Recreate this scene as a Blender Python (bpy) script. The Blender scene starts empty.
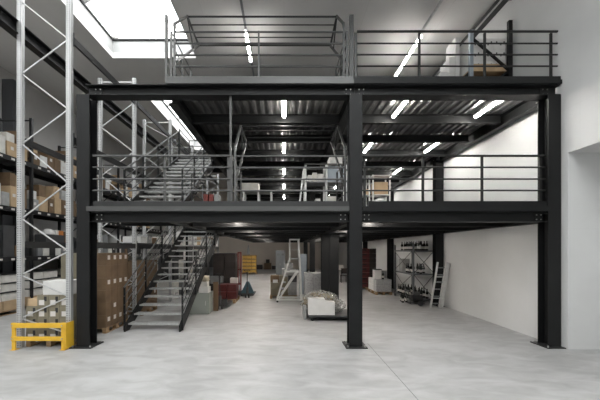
import bpy, bmesh, math, random
from mathutils import Vector, Matrix
random.seed(7)
scene = bpy.context.scene
COL = scene.collection
F, CX, CY, CH = 300.0, 284.0, 250.0, 2.145      # focal length in px, vanishing point, camera height

ORD = ['first', 'second', 'third', 'fourth', 'fifth', 'sixth', 'seventh', 'eighth', 'ninth', 'tenth', 'eleventh', 'twelfth',
       'thirteenth', 'fourteenth', 'fifteenth', 'sixteenth', 'seventeenth', 'eighteenth', 'nineteenth', 'twentieth',
       'twenty-first', 'twenty-second', 'twenty-third', 'twenty-fourth',
       'twenty-fifth', 'twenty-sixth', 'twenty-seventh', 'twenty-eighth', 'twenty-ninth', 'thirtieth']

# ---------------------------------------------------------------- materials
def mat(name, rgb, rough=0.5, metal=0.0, var=0.0, scale=8.0, bump=0.0, spec=0.5, stretch=(1, 1, 1)):
    m = bpy.data.materials.new(name); m.use_nodes = True
    nt = m.node_tree; b = nt.nodes['Principled BSDF']
    b.inputs['Base Color'].default_value = (*rgb, 1)
    b.inputs['Roughness'].default_value = rough
    b.inputs['Metallic'].default_value = metal
    b.inputs['Specular IOR Level'].default_value = spec
    if var or bump:
        tc = nt.nodes.new('ShaderNodeTexCoord'); mp = nt.nodes.new('ShaderNodeMapping')
        mp.inputs['Scale'].default_value = stretch
        n = nt.nodes.new('ShaderNodeTexNoise'); n.inputs['Scale'].default_value = scale; n.inputs['Detail'].default_value = 5
        nt.links.new(tc.outputs['Object'], mp.inputs[0]); nt.links.new(mp.outputs[0], n.inputs['Vector'])
        if var:
            r = nt.nodes.new('ShaderNodeMapRange'); r.inputs['From Min'].default_value = 0.3; r.inputs['From Max'].default_value = 0.7
            r.inputs['To Min'].default_value = 1 - var; r.inputs['To Max'].default_value = 1 + var
            hs = nt.nodes.new('ShaderNodeHueSaturation'); hs.inputs['Color'].default_value = (*rgb, 1)
            nt.links.new(n.outputs['Fac'], r.inputs['Value']); nt.links.new(r.outputs[0], hs.inputs['Value'])
            nt.links.new(hs.outputs[0], b.inputs['Base Color'])
        if bump:
            bp = nt.nodes.new('ShaderNodeBump'); bp.inputs['Strength'].default_value = bump; bp.inputs['Distance'].default_value = 0.01
            nt.links.new(n.outputs['Fac'], bp.inputs['Height']); nt.links.new(bp.outputs[0], b.inputs['Normal'])
    return m

def emis(name, rgb, s):
    m = bpy.data.materials.new(name); m.use_nodes = True
    b = m.node_tree.nodes['Principled BSDF']
    b.inputs['Base Color'].default_value = (.8, .8, .8, 1)
    b.inputs['Emission Color'].default_value = (*rgb, 1); b.inputs['Emission Strength'].default_value = s
    return m

M = {}
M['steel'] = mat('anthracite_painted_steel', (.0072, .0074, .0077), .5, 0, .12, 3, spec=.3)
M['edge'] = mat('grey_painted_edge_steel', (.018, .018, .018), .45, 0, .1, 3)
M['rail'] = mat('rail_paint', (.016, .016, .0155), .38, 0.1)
M['gate'] = mat('gate_paint_grey_skylit', (.075, .075, .073), .38, 0.2)  # gate grey, lightened to imitate skylight on the left-hand steel
M['bolt'] = mat('zinc_bolt', (.5, .5, .48), .35, .8)
M['galv'] = mat('galvanised_steel', (.55, .55, .55), .42, .45, .12, 14)
M['sheet'] = mat('galvanised_deck_sheet', (.25, .245, .24), .28, .8, .1, 5)
M['tread'] = mat('galvanised_grating', (.42, .42, .41), .45, .35, .2, 20)
M['beamblack'] = mat('black_rack_beam', (.008, .008, .009), .4)
M['yellow'] = mat('yellow_powder_coat', (.72, .43, .035), .42, 0, .08, 6)
M['white'] = mat('white_plastic', (.66, .65, .63), .5, 0, .06, 5)
M['offwhite'] = mat('offwhite_card', (.62, .60, .56), .7, 0, .12, 5)
M['label'] = mat('paper_label', (.62, .59, .56), .7)
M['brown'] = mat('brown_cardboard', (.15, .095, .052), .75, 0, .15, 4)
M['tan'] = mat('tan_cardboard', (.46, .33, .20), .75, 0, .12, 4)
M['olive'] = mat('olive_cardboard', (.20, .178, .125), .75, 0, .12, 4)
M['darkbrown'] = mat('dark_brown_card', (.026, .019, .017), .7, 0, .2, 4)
M['wood'] = mat('pallet_wood', (.30, .20, .11), .8, 0, .25, 9, stretch=(1, 6, 6))
M['red'] = mat('red_plastic', (.09, .017, .016), .45, 0, .2, 6)
M['redpaint'] = mat('red_paint', (.17, .025, .018), .45, 0, .1, 6)
M['black'] = mat('black_rubber', (.015, .015, .016), .55)
M['grey'] = mat('grey_plastic', (.20, .205, .21), .5, 0, .1, 5)
M['midgrey'] = mat('midgrey_card', (.33, .33, .32), .65, 0, .15, 6)
M['dark'] = mat('dark_grey_plastic', (.05, .05, .052), .5, 0, .1, 5)
M['blue'] = mat('teal_blue_paint', (.045, .095, .12), .45)
M['bluegrey'] = mat('blue_grey_panel', (.30, .34, .38), .4, 0.2, .06, 4)
M['shelfgrey'] = mat('grey_shelf_steel', (.10, .105, .11), .45, .1)
M['sealant'] = mat('floor_joint_sealant', (.16, .16, .155), .8)
M['orange'] = mat('orange_plastic', (.55, .20, .05), .5)
M['glassbottle'] = mat('dark_bottle_glass', (.012, .014, .012), .12)
M['alu'] = mat('aluminium', (.62, .62, .61), .38, .55, .08, 10)
M['ladder'] = mat('white_lacquered_steel', (.70, .70, .68), .42, .1)
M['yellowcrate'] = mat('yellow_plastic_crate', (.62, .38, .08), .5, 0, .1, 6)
M['lamp'] = emis('lamp_diffuser', (1, .97, .92), 50)
M['lamp_dim'] = emis('lamp_diffuser_lower', (1, .93, .85), 68)
M['lamp_track'] = emis('lamp_diffuser_track', (1, .98, .95), 24)
M['darkwall'] = mat('dark_office_box', (.06, .062, .067), .7)

# speckled crates
def speckle(name, a, b, scale):
    m = mat(name, a, .6); nt = m.node_tree; p = nt.nodes['Principled BSDF']
    tc = nt.nodes.new('ShaderNodeTexCoord'); v = nt.nodes.new('ShaderNodeTexVoronoi'); v.inputs['Scale'].default_value = scale
    cr = nt.nodes.new('ShaderNodeValToRGB'); cr.color_ramp.elements[0].position = .25; cr.color_ramp.elements[1].position = .45
    cr.color_ramp.elements[0].color = (*b, 1); cr.color_ramp.elements[1].color = (*a, 1)
    nt.links.new(tc.outputs['Object'], v.inputs['Vector']); nt.links.new(v.outputs['Distance'], cr.inputs[0]); nt.links.new(cr.outputs[0], p.inputs['Base Color'])
    return m
M['speckle'] = speckle('printed_grey_crate', (.44, .44, .44), (.27, .27, .28), 26)

# floor: smooth concrete with blotches and faint scratches
def floor_mat():
    m = mat('polished_concrete', (.5, .5, .5), .5); nt = m.node_tree; p = nt.nodes['Principled BSDF']
    tc = nt.nodes.new('ShaderNodeTexCoord')
    n1 = nt.nodes.new('ShaderNodeTexNoise'); n1.inputs['Scale'].default_value = .45; n1.inputs['Detail'].default_value = 8; n1.inputs['Roughness'].default_value = .62
    mp = nt.nodes.new('ShaderNodeMapping'); mp.inputs['Scale'].default_value = (.7, 1.6, 1); mp.inputs['Rotation'].default_value = (0, 0, .9)
    n2 = nt.nodes.new('ShaderNodeTexNoise'); n2.inputs['Scale'].default_value = 2.3; n2.inputs['Detail'].default_value = 7; n2.inputs['Distortion'].default_value = .8
    nt.links.new(tc.outputs['Object'], n1.inputs['Vector']); nt.links.new(tc.outputs['Object'], mp.inputs[0]); nt.links.new(mp.outputs[0], n2.inputs['Vector'])
    mx = nt.nodes.new('ShaderNodeMix'); mx.inputs[0].default_value = .5
    nt.links.new(n1.outputs['Fac'], mx.inputs[2]); nt.links.new(n2.outputs['Fac'], mx.inputs[3])
    cr = nt.nodes.new('ShaderNodeValToRGB')
    e = cr.color_ramp.elements; e[0].position = .38; e[0].color = (.325, .322, .317, 1); e[1].position = .60; e[1].color = (.46, .46, .46, 1)
    k = e.new(.5); k.color = (.40, .398, .395, 1)
    nt.links.new(mx.outputs[0], cr.inputs[0])
    # saw-cut joints every 6 m
    br = nt.nodes.new('ShaderNodeTexBrick'); br.offset = 0; br.inputs['Scale'].default_value = 1
    br.inputs['Brick Width'].default_value = 5.2; br.inputs['Row Height'].default_value = 4.7; br.inputs['Mortar Size'].default_value = .006
    br.inputs['Color1'].default_value = br.inputs['Color2'].default_value = (1, 1, 1, 1); br.inputs['Mortar'].default_value = (1, 1, 1, 1)
    nt.links.new(tc.outputs['Object'], br.inputs['Vector'])
    mm = nt.nodes.new('ShaderNodeMix'); mm.data_type = 'RGBA'; mm.blend_type = 'MULTIPLY'; mm.inputs[0].default_value = 1
    nt.links.new(cr.outputs[0], mm.inputs[6]); nt.links.new(br.outputs['Color'], mm.inputs[7]); nt.links.new(mm.outputs[2], p.inputs['Base Color'])
    r = nt.nodes.new('ShaderNodeMapRange'); r.inputs['To Min'].default_value = .38; r.inputs['To Max'].default_value = .62
    nt.links.new(n2.outputs['Fac'], r.inputs['Value']); nt.links.new(r.outputs[0], p.inputs['Roughness'])
    p.inputs['Specular IOR Level'].default_value = .35
    return m
M['floor'] = floor_mat()

def panel_mat(name, rgb, w, h, var=.05, axes='XY', joint=.9):
    m = mat(name, rgb, .75); nt = m.node_tree; p = nt.nodes['Principled BSDF']
    tc = nt.nodes.new('ShaderNodeTexCoord'); sp = nt.nodes.new('ShaderNodeSeparateXYZ'); cb = nt.nodes.new('ShaderNodeCombineXYZ')
    nt.links.new(tc.outputs['Object'], sp.inputs[0]); nt.links.new(sp.outputs[axes[0]], cb.inputs[0]); nt.links.new(sp.outputs[axes[1]], cb.inputs[1])
    br = nt.nodes.new('ShaderNodeTexBrick'); br.inputs['Scale'].default_value = 1; br.offset = 0
    br.inputs['Brick Width'].default_value = w; br.inputs['Row Height'].default_value = h; br.inputs['Mortar Size'].default_value = .006
    c = Vector(rgb)
    br.inputs['Color1'].default_value = (*(c * (1 + var)), 1); br.inputs['Color2'].default_value = (*(c * (1 - var)), 1)
    br.inputs['Mortar'].default_value = (*(c * joint), 1)
    n = nt.nodes.new('ShaderNodeTexNoise'); n.inputs['Scale'].default_value = .7; n.inputs['Detail'].default_value = 6
    r = nt.nodes.new('ShaderNodeMapRange'); r.inputs['From Min'].default_value = .3; r.inputs['From Max'].default_value = .7
    r.inputs['To Min'].default_value = .93; r.inputs['To Max'].default_value = 1.05
    hs = nt.nodes.new('ShaderNodeHueSaturation')
    nt.links.new(cb.outputs[0], br.inputs['Vector']); nt.links.new(tc.outputs['Object'], n.inputs['Vector'])
    nt.links.new(n.outputs['Fac'], r.inputs['Value']); nt.links.new(r.outputs[0], hs.inputs['Value'])
    nt.links.new(br.outputs['Color'], hs.inputs['Color']); nt.links.new(hs.outputs[0], p.inputs['Base Color'])
    return m
M['wall_r'] = panel_mat('white_render_wall', (.62, .62, .615), 3.1, 2.6, .012, 'YZ', .97)
M['wall_l'] = panel_mat('grey_panel_wall', (.50, .49, .48), 2.4, 9, .02, 'YZ', .9)
M['wall_b'] = panel_mat('warm_grey_wall', (.60, .53, .46), 3.0, 9, .02, 'XZ', .9)
M['ceil'] = panel_mat('ceiling_panels', (.68, .665, .645), 2.4, 8, .02, 'XY', .9)
M['well'] = mat('skylight_well_white', (.42, .42, .415), .6)

# ---------------------------------------------------------------- mesh helpers
class MB:
    def __init__(s): s.bm = bmesh.new()
    def box(s, x0, x1, y0, y1, z0, z1):
        x0, x1 = sorted((x0, x1)); y0, y1 = sorted((y0, y1)); z0, z1 = sorted((z0, z1))
        v = [s.bm.verts.new(c) for c in ((x0, y0, z0), (x1, y0, z0), (x1, y1, z0), (x0, y1, z0), (x0, y0, z1), (x1, y0, z1), (x1, y1, z1), (x0, y1, z1))]
        for f in ((3, 2, 1, 0), (4, 5, 6, 7), (0, 1, 5, 4), (1, 2, 6, 5), (2, 3, 7, 6), (3, 0, 4, 7)):
            s.bm.faces.new([v[i] for i in f])
        return s
    def prism(s, pts, axis, a, b):
        """extrude a 2D outline along axis: pts are the two other coordinates in order"""
        def p3(u, w, t):
            return {'x': (t, u, w), 'y': (u, t, w), 'z': (u, w, t)}[axis]
        A = [s.bm.verts.new(p3(u, w, a)) for u, w in pts]; B = [s.bm.verts.new(p3(u, w, b)) for u, w in pts]
        s.bm.faces.new(A); s.bm.faces.new(B[::-1])
        n = len(pts)
        for i in range(n):
            s.bm.faces.new([A[(i + 1) % n], A[i], B[i], B[(i + 1) % n]])
        return s
    def bar(s, p, q, w, h=None, n=4, up=(0, 0, 1)):
        """rectangular (n=4) or round bar from p to q"""
        p, q = Vector(p), Vector(q); h = w if h is None else h
        d = (q - p).normalized(); up = Vector(up)
        if abs(d.dot(up)) > .98: up = Vector((0, 1, 0))
        a = d.cross(up).normalized(); b = a.cross(d).normalized()
        rings = []
        for c in (p, q):
            r = []
            for i in range(n):
                if n == 4:
                    su, sv = ((-1, -1), (1, -1), (1, 1), (-1, 1))[i]
                    r.append(s.bm.verts.new(c + a * su * w / 2 + b * sv * h / 2))
                else:
                    t = 2 * math.pi * i / n
                    r.append(s.bm.verts.new(c + a * math.cos(t) * w / 2 + b * math.sin(t) * h / 2))
            rings.append(r)
        s.bm.faces.new(rings[0][::-1]); s.bm.faces.new(rings[1])
        for i in range(n):
            s.bm.faces.new([rings[0][i], rings[0][(i + 1) % n], rings[1][(i + 1) % n], rings[1][i]])
        return s
    def tube(s, pts, r, n=8):
        for a, b in zip(pts[:-1], pts[1:]): s.bar(a, b, 2 * r, 2 * r, n)
        return s
    def cyl(s, x, y, z0, z1, r, n=12): return s.bar((x, y, z0), (x, y, z1), 2 * r, 2 * r, n)
    def lathe(s, x, y, z, prof, n=12):
        rings = []
        for r, h in prof:
            rings.append([s.bm.verts.new((x + r * math.cos(2 * math.pi * i / n), y + r * math.sin(2 * math.pi * i / n), z + h)) for i in range(n)])
        for a, b in zip(rings[:-1], rings[1:]):
            for i in range(n): s.bm.faces.new([a[i], a[(i + 1) % n], b[(i + 1) % n], b[i]])
        s.bm.faces.new(rings[0][::-1]); s.bm.faces.new(rings[-1])
        return s
    def ibeam_x(s, x0, x1, yc, z0, z1, w, tf=.016, tw=.011):
        s.box(x0, x1, yc - w / 2, yc + w / 2, z0, z0 + tf); s.box(x0, x1, yc - w / 2, yc + w / 2, z1 - tf, z1)
        return s.box(x0, x1, yc - tw / 2, yc + tw / 2, z0 + tf, z1 - tf)
    def ibeam_y(s, xc, y0, y1, z0, z1, w, tf=.016, tw=.011):
        s.box(xc - w / 2, xc + w / 2, y0, y1, z0, z0 + tf); s.box(xc - w / 2, xc + w / 2, y0, y1, z1 - tf, z1)
        return s.box(xc - tw / 2, xc + tw / 2, y0, y1, z0 + tf, z1 - tf)

def loc_of(o):
    v = Vector((0, 0, 0))
    while o is not None: v += o.location; o = o.parent
    return v

def part(name, mb, m, parent=None, label=None, bevel=0, smooth=False):
    """link an MB (in world coordinates) as one mesh object under parent"""
    bm = mb.bm
    if parent is not None: bmesh.ops.translate(bm, verts=bm.verts[:], vec=-loc_of(parent))
    if bevel: bmesh.ops.bevel(bm, geom=bm.edges[:], offset=bevel, segments=2, affect='EDGES', profile=.6)
    bmesh.ops.recalc_face_normals(bm, faces=bm.faces[:])
    me = bpy.data.meshes.new(name); bm.to_mesh(me); bm.free()
    if smooth:
        for f in me.polygons: f.use_smooth = True
    me.materials.append(M[m] if isinstance(m, str) else m)
    o = bpy.data.objects.new(name, me); COL.objects.link(o)
    if parent is not None: o.parent = parent
    if label: o['label'] = label
    return o

def thing(name, label, cat, loc=(0, 0, 0), group=None):
    o = bpy.data.objects.new(name, None); COL.objects.link(o); o.location = loc; o.empty_display_size = .2
    o['label'] = label; o['category'] = cat
    if group: o['group'] = group
    return o

def tag(o, label, cat, group=None, kind=None):
    o['label'] = label; o['category'] = cat
    if group: o['group'] = group
    if kind: o['kind'] = kind
    return o

def solo(name, mb, m, label, cat, group=None, bevel=0, smooth=False):
    return tag(part(name, mb, m, None, None, bevel, smooth), label, cat, group)

def struct(name, mb, m):
    o = part(name, mb, m); o['kind'] = 'structure'; return o

def copy_tree(o, parent=None, loc=None, label=None):
    c = o.copy(); COL.objects.link(c); c.parent = parent
    if loc is not None: c.location = loc
    if label: c['label'] = label
    for ch in list(o.children): copy_tree(ch, c)
    return c

# ---------------------------------------------------------------- the hall
XL, XR, YF, YB, ZC = -10.8, 6.12, -8.0, 34.0, 9.15
struct('floor', MB().box(XL - .3, XR + 2.6, YF - .3, YB + .3, -.2, 0), 'floor')
struct('trim_1', MB().box(1.914, 1.924, 2.0, 6.9, 0, .0008), 'sealant')
struct('wall_left', MB().box(XL - .3, XL, YF, YB, 0, ZC + .1), 'wall_l')
struct('wall_back', MB().box(XL - .3, XR + .3, YB, YB + .3, 0, ZC + .1), 'wall_b')
struct('wall_front', MB().box(XL - .3, XR + 2.6, YF - .3, YF, 0, ZC + .1), 'wall_r')
# right wall with a deep recess on the camera side of the frame
RY = 6.46; RZ = 4.24
struct('wall_right', MB().box(XR, XR + 1.6, RY, YB, 0, ZC + .1).box(XR, XR + 1.6, YF, RY, RZ, ZC + .1)
       .box(XR + 1.6, XR + 1.9, YF, RY, 0, ZC + .1).box(XR, XR + 1.6, YF, -3, 0, RZ), 'wall_r')
# skylight openings: (x0, x1, y0, y1)
SKY = [(-6.25, -3.2, 1.2, 10.95), (-1.6, 4.6, -7.0, 3.4), (-10.2, -7.4, -7, 5), (-6.25, -3.2, -7.0, .2), (-6.25, -3.2, 12.8, 21.0)]
WELL = .62
def ceiling():
    mb = MB()
    xs = sorted({XL - .3, XR + 2.2, *[v for s in SKY for v in s[:2]]}); ys = sorted({YF - .3, YB + .3, *[v for s in SKY for v in s[2:]]})
    for i in range(len(xs) - 1):
        for j in range(len(ys) - 1):
            cx, cy = (xs[i] + xs[i + 1]) / 2, (ys[j] + ys[j + 1]) / 2
            if any(a < cx < b and c < cy < d for a, b, c, d in SKY): continue
            mb.box(xs[i], xs[i + 1], ys[j], ys[j + 1], ZC, ZC + .2)
    bmesh.ops.remove_doubles(mb.bm, verts=mb.bm.verts[:], dist=1e-4)
    return mb
struct('ceiling', ceiling(), 'ceil')
def glass_mat():
    m = bpy.data.materials.new('skylight_glass'); m.use_nodes = True; nt = m.node_tree; nt.nodes.clear()
    o = nt.nodes.new('ShaderNodeOutputMaterial'); mx = nt.nodes.new('ShaderNodeMixShader'); t = nt.nodes.new('ShaderNodeBsdfTransparent'); g = nt.nodes.new('ShaderNodeBsdfGlossy')
    t.inputs[0].default_value = (.93, .95, .96, 1); g.inputs['Roughness'].default_value = .05
    mx.inputs[0].default_value = .05
    nt.links.new(t.outputs[0], mx.inputs[1]); nt.links.new(g.outputs[0], mx.inputs[2]); nt.links.new(mx.outputs[0], o.inputs[0])
    return m
M['glass'] = glass_mat()
for i, (a, b, c, d) in enumerate(SKY):
    t = .12
    w = struct('window_%d' % (i + 1), MB().box(a - t, a, c - t, d + t, ZC + .2, ZC + WELL).box(b, b + t, c - t, d + t, ZC + .2, ZC + WELL)
               .box(a, b, c - t, c, ZC + .2, ZC + WELL).box(a, b, d, d + t, ZC + .2, ZC + WELL), 'well')
    fr = MB().box(a - .02, a + .05, c, d, ZC + WELL, ZC + WELL + .07).box(b - .05, b + .02, c, d, ZC + WELL, ZC + WELL + .07)
    fr.box(a, b, c, c + .05, ZC + WELL, ZC + WELL + .07).box(a, b, d - .05, d, ZC + WELL, ZC + WELL + .07)
    part('window_frame', fr, 'steel', w)
    rid = (a + b) / 2
    g = MB()
    zt = ZC + WELL + .07
    g.prism([(a, zt), (rid, zt + .9), (b, zt), (b, zt + .02), (rid, zt + .92), (a, zt + .02)], 'y', c, d)
    part('pane', g, 'glass', w)
    mu = MB(); n = max(2, round((d - c) / 1.6))
    for k in range(n + 1):
        y = c + (d - c) * k / n
        mu.bar((a, y, zt + .03), (rid, y, zt + .93), .16, .06).bar((rid, y, zt + .93), (b, y, zt + .03), .16, .06)
    mu.bar((rid, c, zt + .93), (rid, d, zt + .93), .07, .07)
    part('mullion', mu, 'white', w)
    L = bpy.data.lights.new('skylight_portal', 'AREA'); L.shape = 'RECTANGLE'; L.size = b - a; L.size_y = d - c; L.cycles.is_portal = True
    lo = bpy.data.objects.new('skylight_portal', L); COL.objects.link(lo); lo.location = ((a + b) / 2, (c + d) / 2, ZC + WELL - .02)
solo('wall_duct', MB().box(-10.79, -10.35, 11.46, 11.6, .0, 8.68), 'darkwall', 'dark square duct rising against the far left wall', 'duct', bevel=.01)

W = bpy.data.worlds.new('overcast_sky'); scene.world = W; W.use_nodes = True
bg = W.node_tree.nodes['Background']; bg.inputs[0].default_value = (1, .99, .975, 1); bg.inputs[1].default_value = 3.2

# ---------------------------------------------------------------- mezzanine steel frame
YP = 6.74                       # centre line of the front frame
XC = {'left': -4.425, 'middle': 1.584, 'right': 5.955}
D1B, D1T, D1 = 2.77, 2.99, 3.11     # lower deck beam bottom, beam top, walking level
D2B, D2T, D2 = 5.566, 5.797, 5.88
YE = 26.0

def h_column(x, y, z0, z1, label, bolts=True, w=.28):
    t = thing('steel_column', label, 'column', (x, y, z0), 'anthracite steel columns of the mezzanine')
    s = MB(); zb = z0 + .022
    s.box(x - w / 2, x + w / 2, y - .14, y - .122, zb, z1).box(x - w / 2, x + w / 2, y + .122, y + .14, zb, z1).box(x - .007, x + .007, y - .122, y + .122, zb, z1)
    part('shaft', s, 'steel', t)
    pw = .235 if bolts else w / 2 + .002
    part('base_plate', MB().box(x - pw, x + pw, y - .235, y + .235, z0 + .001, z0 + .022), 'edge', t)
    if bolts:
        for sx in (-1, 1):
            for sy in (-1, 1):
                part('anchor_bolt', MB().cyl(x + sx * .19, y + sy * .19, z0 + .022, z0 + .055, .018, 6), 'bolt', t)
    st = MB()
    for zz in (D1B + .02, D1T - .02):
        st.box(x - w / 2 + .004, x - .007, y - .121, y + .121, zz - .007, zz + .007).box(x + .007, x + w / 2 - .004, y - .121, y + .121, zz - .007, zz + .007)
    if z0 < 1: part('stiffener', st, 'steel', t)
    return t

for k, lab in (('left', 'tall front column beside the yellow rack guard'), ('middle', 'tall front column in the middle of the mezzanine frame'), ('right', 'tall front column beside the pale right-hand wall')):
    h_column(XC[k], YP, 0, D2B, 'anthracite steel ' + lab)
ROWS = [11.6, 16.8, 22.0]
rn = ['second', 'third', 'fourth']
for r, y in zip(rn, ROWS):
    h_column(XC['middle'], y, 0, D2B, 'anthracite interior column in line behind the middle front column, %s from the front' % r, False)
    h_column(XC['right'], y, 0, D2B, 'anthracite interior column near the white side wall, %s from the front' % r, False)
    if 0: h_column(-2.62, y, 0, D2B, 'anthracite interior column beside the staircase line, %s from the front' % r, False, .2)
h_column(1.915, 11.6, 0, D1B - .003, 'twin anthracite column touching the interior column behind the trolley', False, .36)

def beam_front(x0, x1, z0, z1, label, splice):
    t = thing('steel_beam', label, 'beam', ((x0 + x1) / 2, YP, z0), 'front beams of the mezzanine')
    part('profile', MB().ibeam_x(x0, x1, YP, z0, z1, .27), 'steel', t)
    for x in splice:
        part('splice_plate', MB().box(x - .09, x + .09, YP - .022, YP - .006, z0 + .03, z1 - .03), 'steel', t)
        for dx in (-.05, .05):
            for dz in (.06, z1 - z0 - .06):
                part('bolt', MB().bar((x + dx, YP - .036, z0 + dz), (x + dx, YP - .022, z0 + dz), .026, .026, 6), 'bolt', t)
    return t
beam_front(-4.38, 1.582, D2B, D2T, 'long dark top beam over the left bay of the frame', (-4.16, 1.44))
beam_front(1.586, 6.09, D2B, D2T, 'dark top beam over the right bay of the frame', (1.73, 5.84))
beam_front(-4.24, 1.435, D1B, D1T, 'dark lower-deck front beam of the left bay, above the staircase foot', (-4.13, 1.32))
beam_front(1.735, 5.805, D1B, D1T, 'dark lower-deck front beam of the right bay, above the bottle shelving', (1.85, 5.70))
# column head plates reach up past the top beam
def beam_y(xc, y0, y1, z0, z1, label, w=.2):
    t = thing('steel_beam', label, 'beam', (xc, y0, z0), 'lengthwise beams of the mezzanine')
    part('profile', MB().ibeam_y(xc, y0, y1, z0, z1, w), 'steel', t)
    for q in (.08, .2):
        part('bolt', MB().bar((xc - .006, y0 + .16, z0 + q * .8 + .03), (xc - .03, y0 + .16, z0 + q * .8 + .03), .03, .03, 6), 'bolt', t)
def spans(ys): return list(zip(ys[:-1], ys[1:]))
names = ['front', 'second', 'third', 'rear']
for (zb, zt, lv) in ((D2B - .06, D2T - .003, 'upper'), (D1B, D1T - .003, 'lower')):
    for key, xc in (('left', -2.57), ('middle', XC['middle']), ('right', XC['right'])):
        yy = [YP + .145] + ROWS + [YE]
        if key == 'left': yy = [YP + .145, 16.8, YE]
        for n, (a, b) in enumerate(spans(yy)):
            w = {'left': 'beside the stair opening', 'middle': 'over the middle column line', 'right': 'along the white side wall'}[key]
            xx = xc if key != 'left' else -2.57
            beam_y(xx, a + (.145 if n else .004), b - .145, zb, zt, 'dark lengthwise beam under the %s deck %s, %s span' % (lv, w, names[n]), .2 if key != 'middle' else .22)
YJ = [8.12 + 1.42 * i for i in range(13)]
for (zb, zt, lv) in ((D2B, D2T - .003, 'upper'), (D1B, D1T - .003, 'lower')):
    for bay, (a, b) in (('left', (-2.472, 1.476)), ('right', (1.692, 5.857))):
        for n, y in enumerate(YJ):
            if y > YE - .4: continue
            if any(abs(y - r) < .25 for r in ROWS): y += .3
            t = solo('steel_joist', MB().ibeam_x(a, b, y, zb, zt, .12, .012, .009), 'steel',
                     'dark cross joist under the %s deck, %s bay, %s from the front' % (lv, 'staircase side' if bay == 'left' else 'wall side', ORD[n]), 'joist', 'cross joists under the %s deck' % lv)

def deck(z0, ztop, x0, x1, label):
    t = thing('mezzanine_deck', label, 'deck', (x0, YP, z0))
    prof = []; p = .2; x = x0; hgt = .045
    while x < x1 - p:
        prof += [(x, z0), (x + .07, z0), (x + .10, z0 + hgt), (x + .17, z0 + hgt)]; x += p
    prof.append((x1, z0))
    top = [(x1, z0 + hgt + .004), (x0, z0 + hgt + .004)]
    mb = MB(); a, b = YP + .0, YE
    A = [mb.bm.verts.new((u, a, w)) for u, w in prof]; B = [mb.bm.verts.new((u, b, w)) for u, w in prof]
    for i in range(len(prof) - 1): mb.bm.faces.new([A[i], A[i + 1], B[i + 1], B[i]])
    part('corrugated_sheet', mb, 'sheet', t)
    part('floor_board', MB().box(x0, x1, YP - .05, YE, z0 + hgt + .004, ztop), 'dark', t)
deck(D2T, D2, -2.6, 6.1, 'upper mezzanine deck on ribbed metal sheet, with the lamps below it')
deck(D1T, D1, -2.6, 6.1, 'lower mezzanine deck on ribbed metal sheet, one storey above the concrete floor')
# strip of the lower deck in front of the stairs
t = thing('deck_strip', 'narrow left end of the lower deck in front of the stairs', 'deck', (-4.3, 6.7, D1T))
part('floor_board', MB().box(-4.24, -2.605, 6.7, 7.86, D1T + .003, D1), 'dark', t)
part('edge_joist', MB().ibeam_x(-4.24, -2.68, 7.8, D1B, D1T, .1, .012, .009), 'steel', t)
for x0, x1, lab in ((-4.34, 1.435, 'grey steel edge strip of the lower deck between left and middle columns'), (1.735, 5.81, 'grey steel edge strip of the lower deck between middle and right columns')):
    t = thing('deck_edge', lab, 'deck edge', (x0, 6.6, D1T), 'edge strips of the decks')
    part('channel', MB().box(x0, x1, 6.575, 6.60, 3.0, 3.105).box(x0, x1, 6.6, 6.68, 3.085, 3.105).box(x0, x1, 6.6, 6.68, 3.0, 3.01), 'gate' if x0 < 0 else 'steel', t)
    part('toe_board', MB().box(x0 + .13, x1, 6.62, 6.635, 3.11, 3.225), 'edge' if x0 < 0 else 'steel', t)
t = thing('deck_edge', 'grey steel edge strip and toe board along the front of the upper deck, with chipped joints', 'deck edge', (-2.6, 6.6, D2T), 'edge strips of the decks')
t['label'] = 'steel edge strip and toe board along the front of the upper deck'
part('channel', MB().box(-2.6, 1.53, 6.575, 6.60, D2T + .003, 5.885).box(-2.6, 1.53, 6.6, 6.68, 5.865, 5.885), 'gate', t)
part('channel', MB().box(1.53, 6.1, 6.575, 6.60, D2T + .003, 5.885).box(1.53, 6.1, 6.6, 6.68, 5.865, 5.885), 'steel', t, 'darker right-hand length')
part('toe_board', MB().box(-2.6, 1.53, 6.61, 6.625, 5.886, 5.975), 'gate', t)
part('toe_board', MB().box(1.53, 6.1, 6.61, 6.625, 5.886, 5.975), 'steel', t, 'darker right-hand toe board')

# ---------------------------------------------------------------- guard rails
YG = 6.66
def guard(label, x0, x1, z, posts, m, y=YG, hs=(.355, .61, .87, 1.125), post_z=None, extra=()):
    t = thing('guard_rail', label, 'railing', (x0, y, z), 'guard rails of the mezzanine')
    for i, h in enumerate(hs):
        th = .050 if i == len(hs) - 1 else .036
        part('top_rail' if i == len(hs) - 1 else 'rail', MB().bar((x0, y, z + h), (x1, y, z + h), th, th, 8), m, t)
    for x in posts:
        part('post', MB().box(x - .026, x + .026, y + .027, y + .055, z + .002, z + hs[-1] - .012), m, t)
    for x, a in extra:
        part('tall_post', MB().box(x - .045, x + .045, y + .03, y + .09, z + .002, z + a), m, t)
    return t
guard('dark guard rail on the lower deck in front of the stairs', -4.24, -1.18, D1, (-4.1, -2.66, -1.24), 'gate')  # left-hand rail takes the lightened paint so it looks lit
guard('dark guard rail on the lower deck across the right bay', 1.735, 5.80, D1, (1.80, 3.10, 4.42, 5.72), 'rail')
guard('dark guard rail on the upper deck above the right bay', 1.62, 6.07, D2, (1.60, 3.02, 4.48, 5.96), 'rail', extra=((1.51, 1.52),), hs=(.345, .60, .85, 1.115))

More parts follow.
